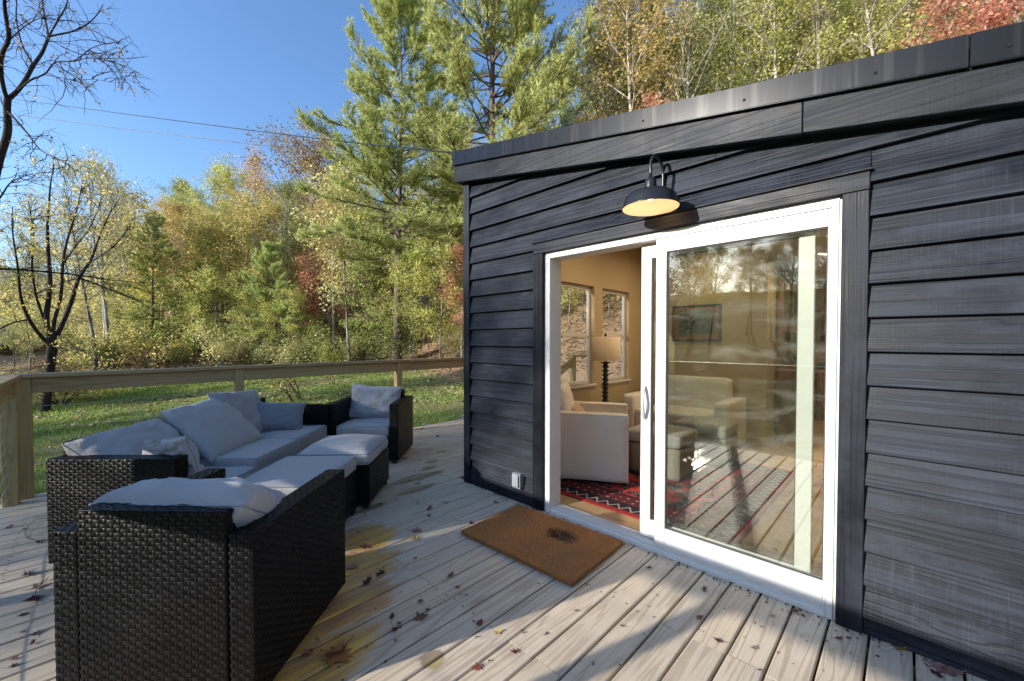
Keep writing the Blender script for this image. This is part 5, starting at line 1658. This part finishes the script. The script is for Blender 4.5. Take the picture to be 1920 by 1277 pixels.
lg = thing('log_cabin', 'small brown log cabin with metal roof half hidden behind trees at far left', 'cabin', (0, 0, 0))
pc = ray(-75, 25.0); gz = -1.15
lg.location = (pc.x, pc.y, gz); lg.rotation_euler = (0, 0, R(40))
LOGM = mat_deck('log_wall_wood', False, 0, (.22, .14, .07), (.11, .065, .03))
for k in range(9):
    part('log', MB().tube([(-3.2, 0, .13 + k * .245), (3.2, 0, .13 + k * .245)], .124, 10), LOGM, lg, smooth=True)
for s in (-3.05, 3.05):
    for k in range(9):
        part('log', MB().tube([(s, .1, .02 + k * .245), (s, 4.4, .02 + k * .245)], .124, 10), LOGM, lg, smooth=True)
ROOFM = plain('grey_metal_roof', (.20, .20, .21), .4, .5, metal=.3)
rf = part('roof', MB().prism([(-.7, 2.18), (2.2, 4.0), (2.2, 4.06), (-.7, 2.24)], 'x', -3.8, 3.8).prism([(5.1, 2.18), (2.2, 4.0), (2.2, 4.06), (5.1, 2.24)], 'x', -3.8, 3.8), ROOFM, lg)
for k in range(20):
    xx = -3.7 + k * .39
    part('roof_seam', MB().prism([(-.7, 2.245), (2.2, 4.065), (2.2, 4.10), (-.7, 2.28)], 'x', xx, xx + .03), ROOFM, rf)

# outside stair railing seen through the cabin window
sr = thing('stair_railing', 'pale wooden stair handrail seen through the cabin window', 'stair railing', (-2.6, 3.9, 0), R(80))
part('post', MB().box(.0, .09, -.05, .04, -.1, 1.04), POSTW, sr, .004)
part('cap_board', MB().box(-.02, 1.2, -.075, .07, 1.042, 1.078), RAILWX, sr, .004)
part('sloping_rail', MB().prism([(-.002, .86), (-.002, 1.02), (-1.6, .18), (-1.6, .02)], 'y', -.04, 0), RAILWX, sr, .003)

# ------------------------------------------------------------------ grass, litter, gravel
rg = np.random.default_rng(17)
def in_lawn(x, y): return (-18 < x < -3.55) and (-9 < y < 6.2)
n = 170000
gx = -3.6 - 14.6 * rg.random(n) ** 1.15; gy = rg.uniform(-9, 6.3, n)
den = np.array([mnoise.noise(Vector((a * .45, b * .45, 2))) for a, b in zip(gx, gy)])
keep = den + rg.normal(0, .22, n) > -.06
gx, gy = gx[keep], gy[keep]; n = len(gx)
gz_ = np.array([H(a, b) for a, b in zip(gx, gy)])
hh = rg.uniform(.03, .085, n) * (1 + .5 * (gx < -14))
a = rg.uniform(0, 2 * np.pi, n)
wd = .004 + .0006 * (-gx)
b0 = np.stack([gx, gy, gz_ - .01], 1)
pr = np.stack([np.cos(a), np.sin(a), np.zeros(n)], 1) * wd[:, None]
tip = b0 + np.stack([rg.normal(0, .025, n), rg.normal(0, .025, n), hh], 1)
GRASS = mat_leaf('grass_blade', [(.12, .20, .035), (.20, .30, .05), (.32, .38, .09), (.44, .42, .15)], .4, gain=1.35)
o = link('grass', np_mesh('grass', np.concatenate([b0 - pr, b0 + pr, tip], 1).reshape(-1, 3), np.arange(3 * n).reshape(-1, 3)), GRASS)
tag(o, 'short green lawn grass beyond the railing', kind='stuff')
pts = []
while len(pts) < 30000:
    px = rg.uniform(60, 900); d = rg.uniform(9, 24); p = ray(px, d)
    w = 1.0 if (p.y > 5.6 or p.x < -17.6) else .13
    if rg.random() < w: pts.append((p.x, p.y, H(p.x, p.y) + .015))
for k in range(9000):
    x_, y_ = rg.uniform(-9, 1), rg.uniform(6.7, 13); pts.append((x_, y_, H(x_, y_) + .015))
for k in range(900):
    x_, y_ = rg.uniform(-8, -3.6), rg.uniform(-5, 0); pts.append((x_, y_, H(x_, y_) + .015))
scatter_quads('leaf_litter', pts, .055, LIT, 'tan fallen leaves covering the bank and woodland floor')
gm = MB()
for k in range(420):
    x_, y_ = -3.6 - abs(rb.gauss(0, .22)), rb.uniform(-.4, 3.2); s = rb.uniform(.015, .04)
    c = Vector((x_, y_, H(x_, y_) + .04 if x_ < -3.7 else -.12))
    d = [Vector((rb.uniform(.7, 1.2), 0, 0)), Vector((0, rb.uniform(.7, 1.2), 0)), Vector((0, 0, rb.uniform(.5, .9)))]
    gm.add([c + d[0] * s, c - d[0] * s, c + d[1] * s, c - d[1] * s, c + d[2] * s, c - d[2] * s], [(0, 2, 4), (2, 1, 4), (1, 3, 4), (3, 0, 4), (2, 0, 5), (1, 2, 5), (3, 1, 5), (0, 3, 5)])
o = part('gravel', gm, plain('grey_gravel', (.42, .41, .39), .9, .2, var=.3, scale=12), None)
tag(o, 'pale grey gravel along the deck edge', kind='stuff')
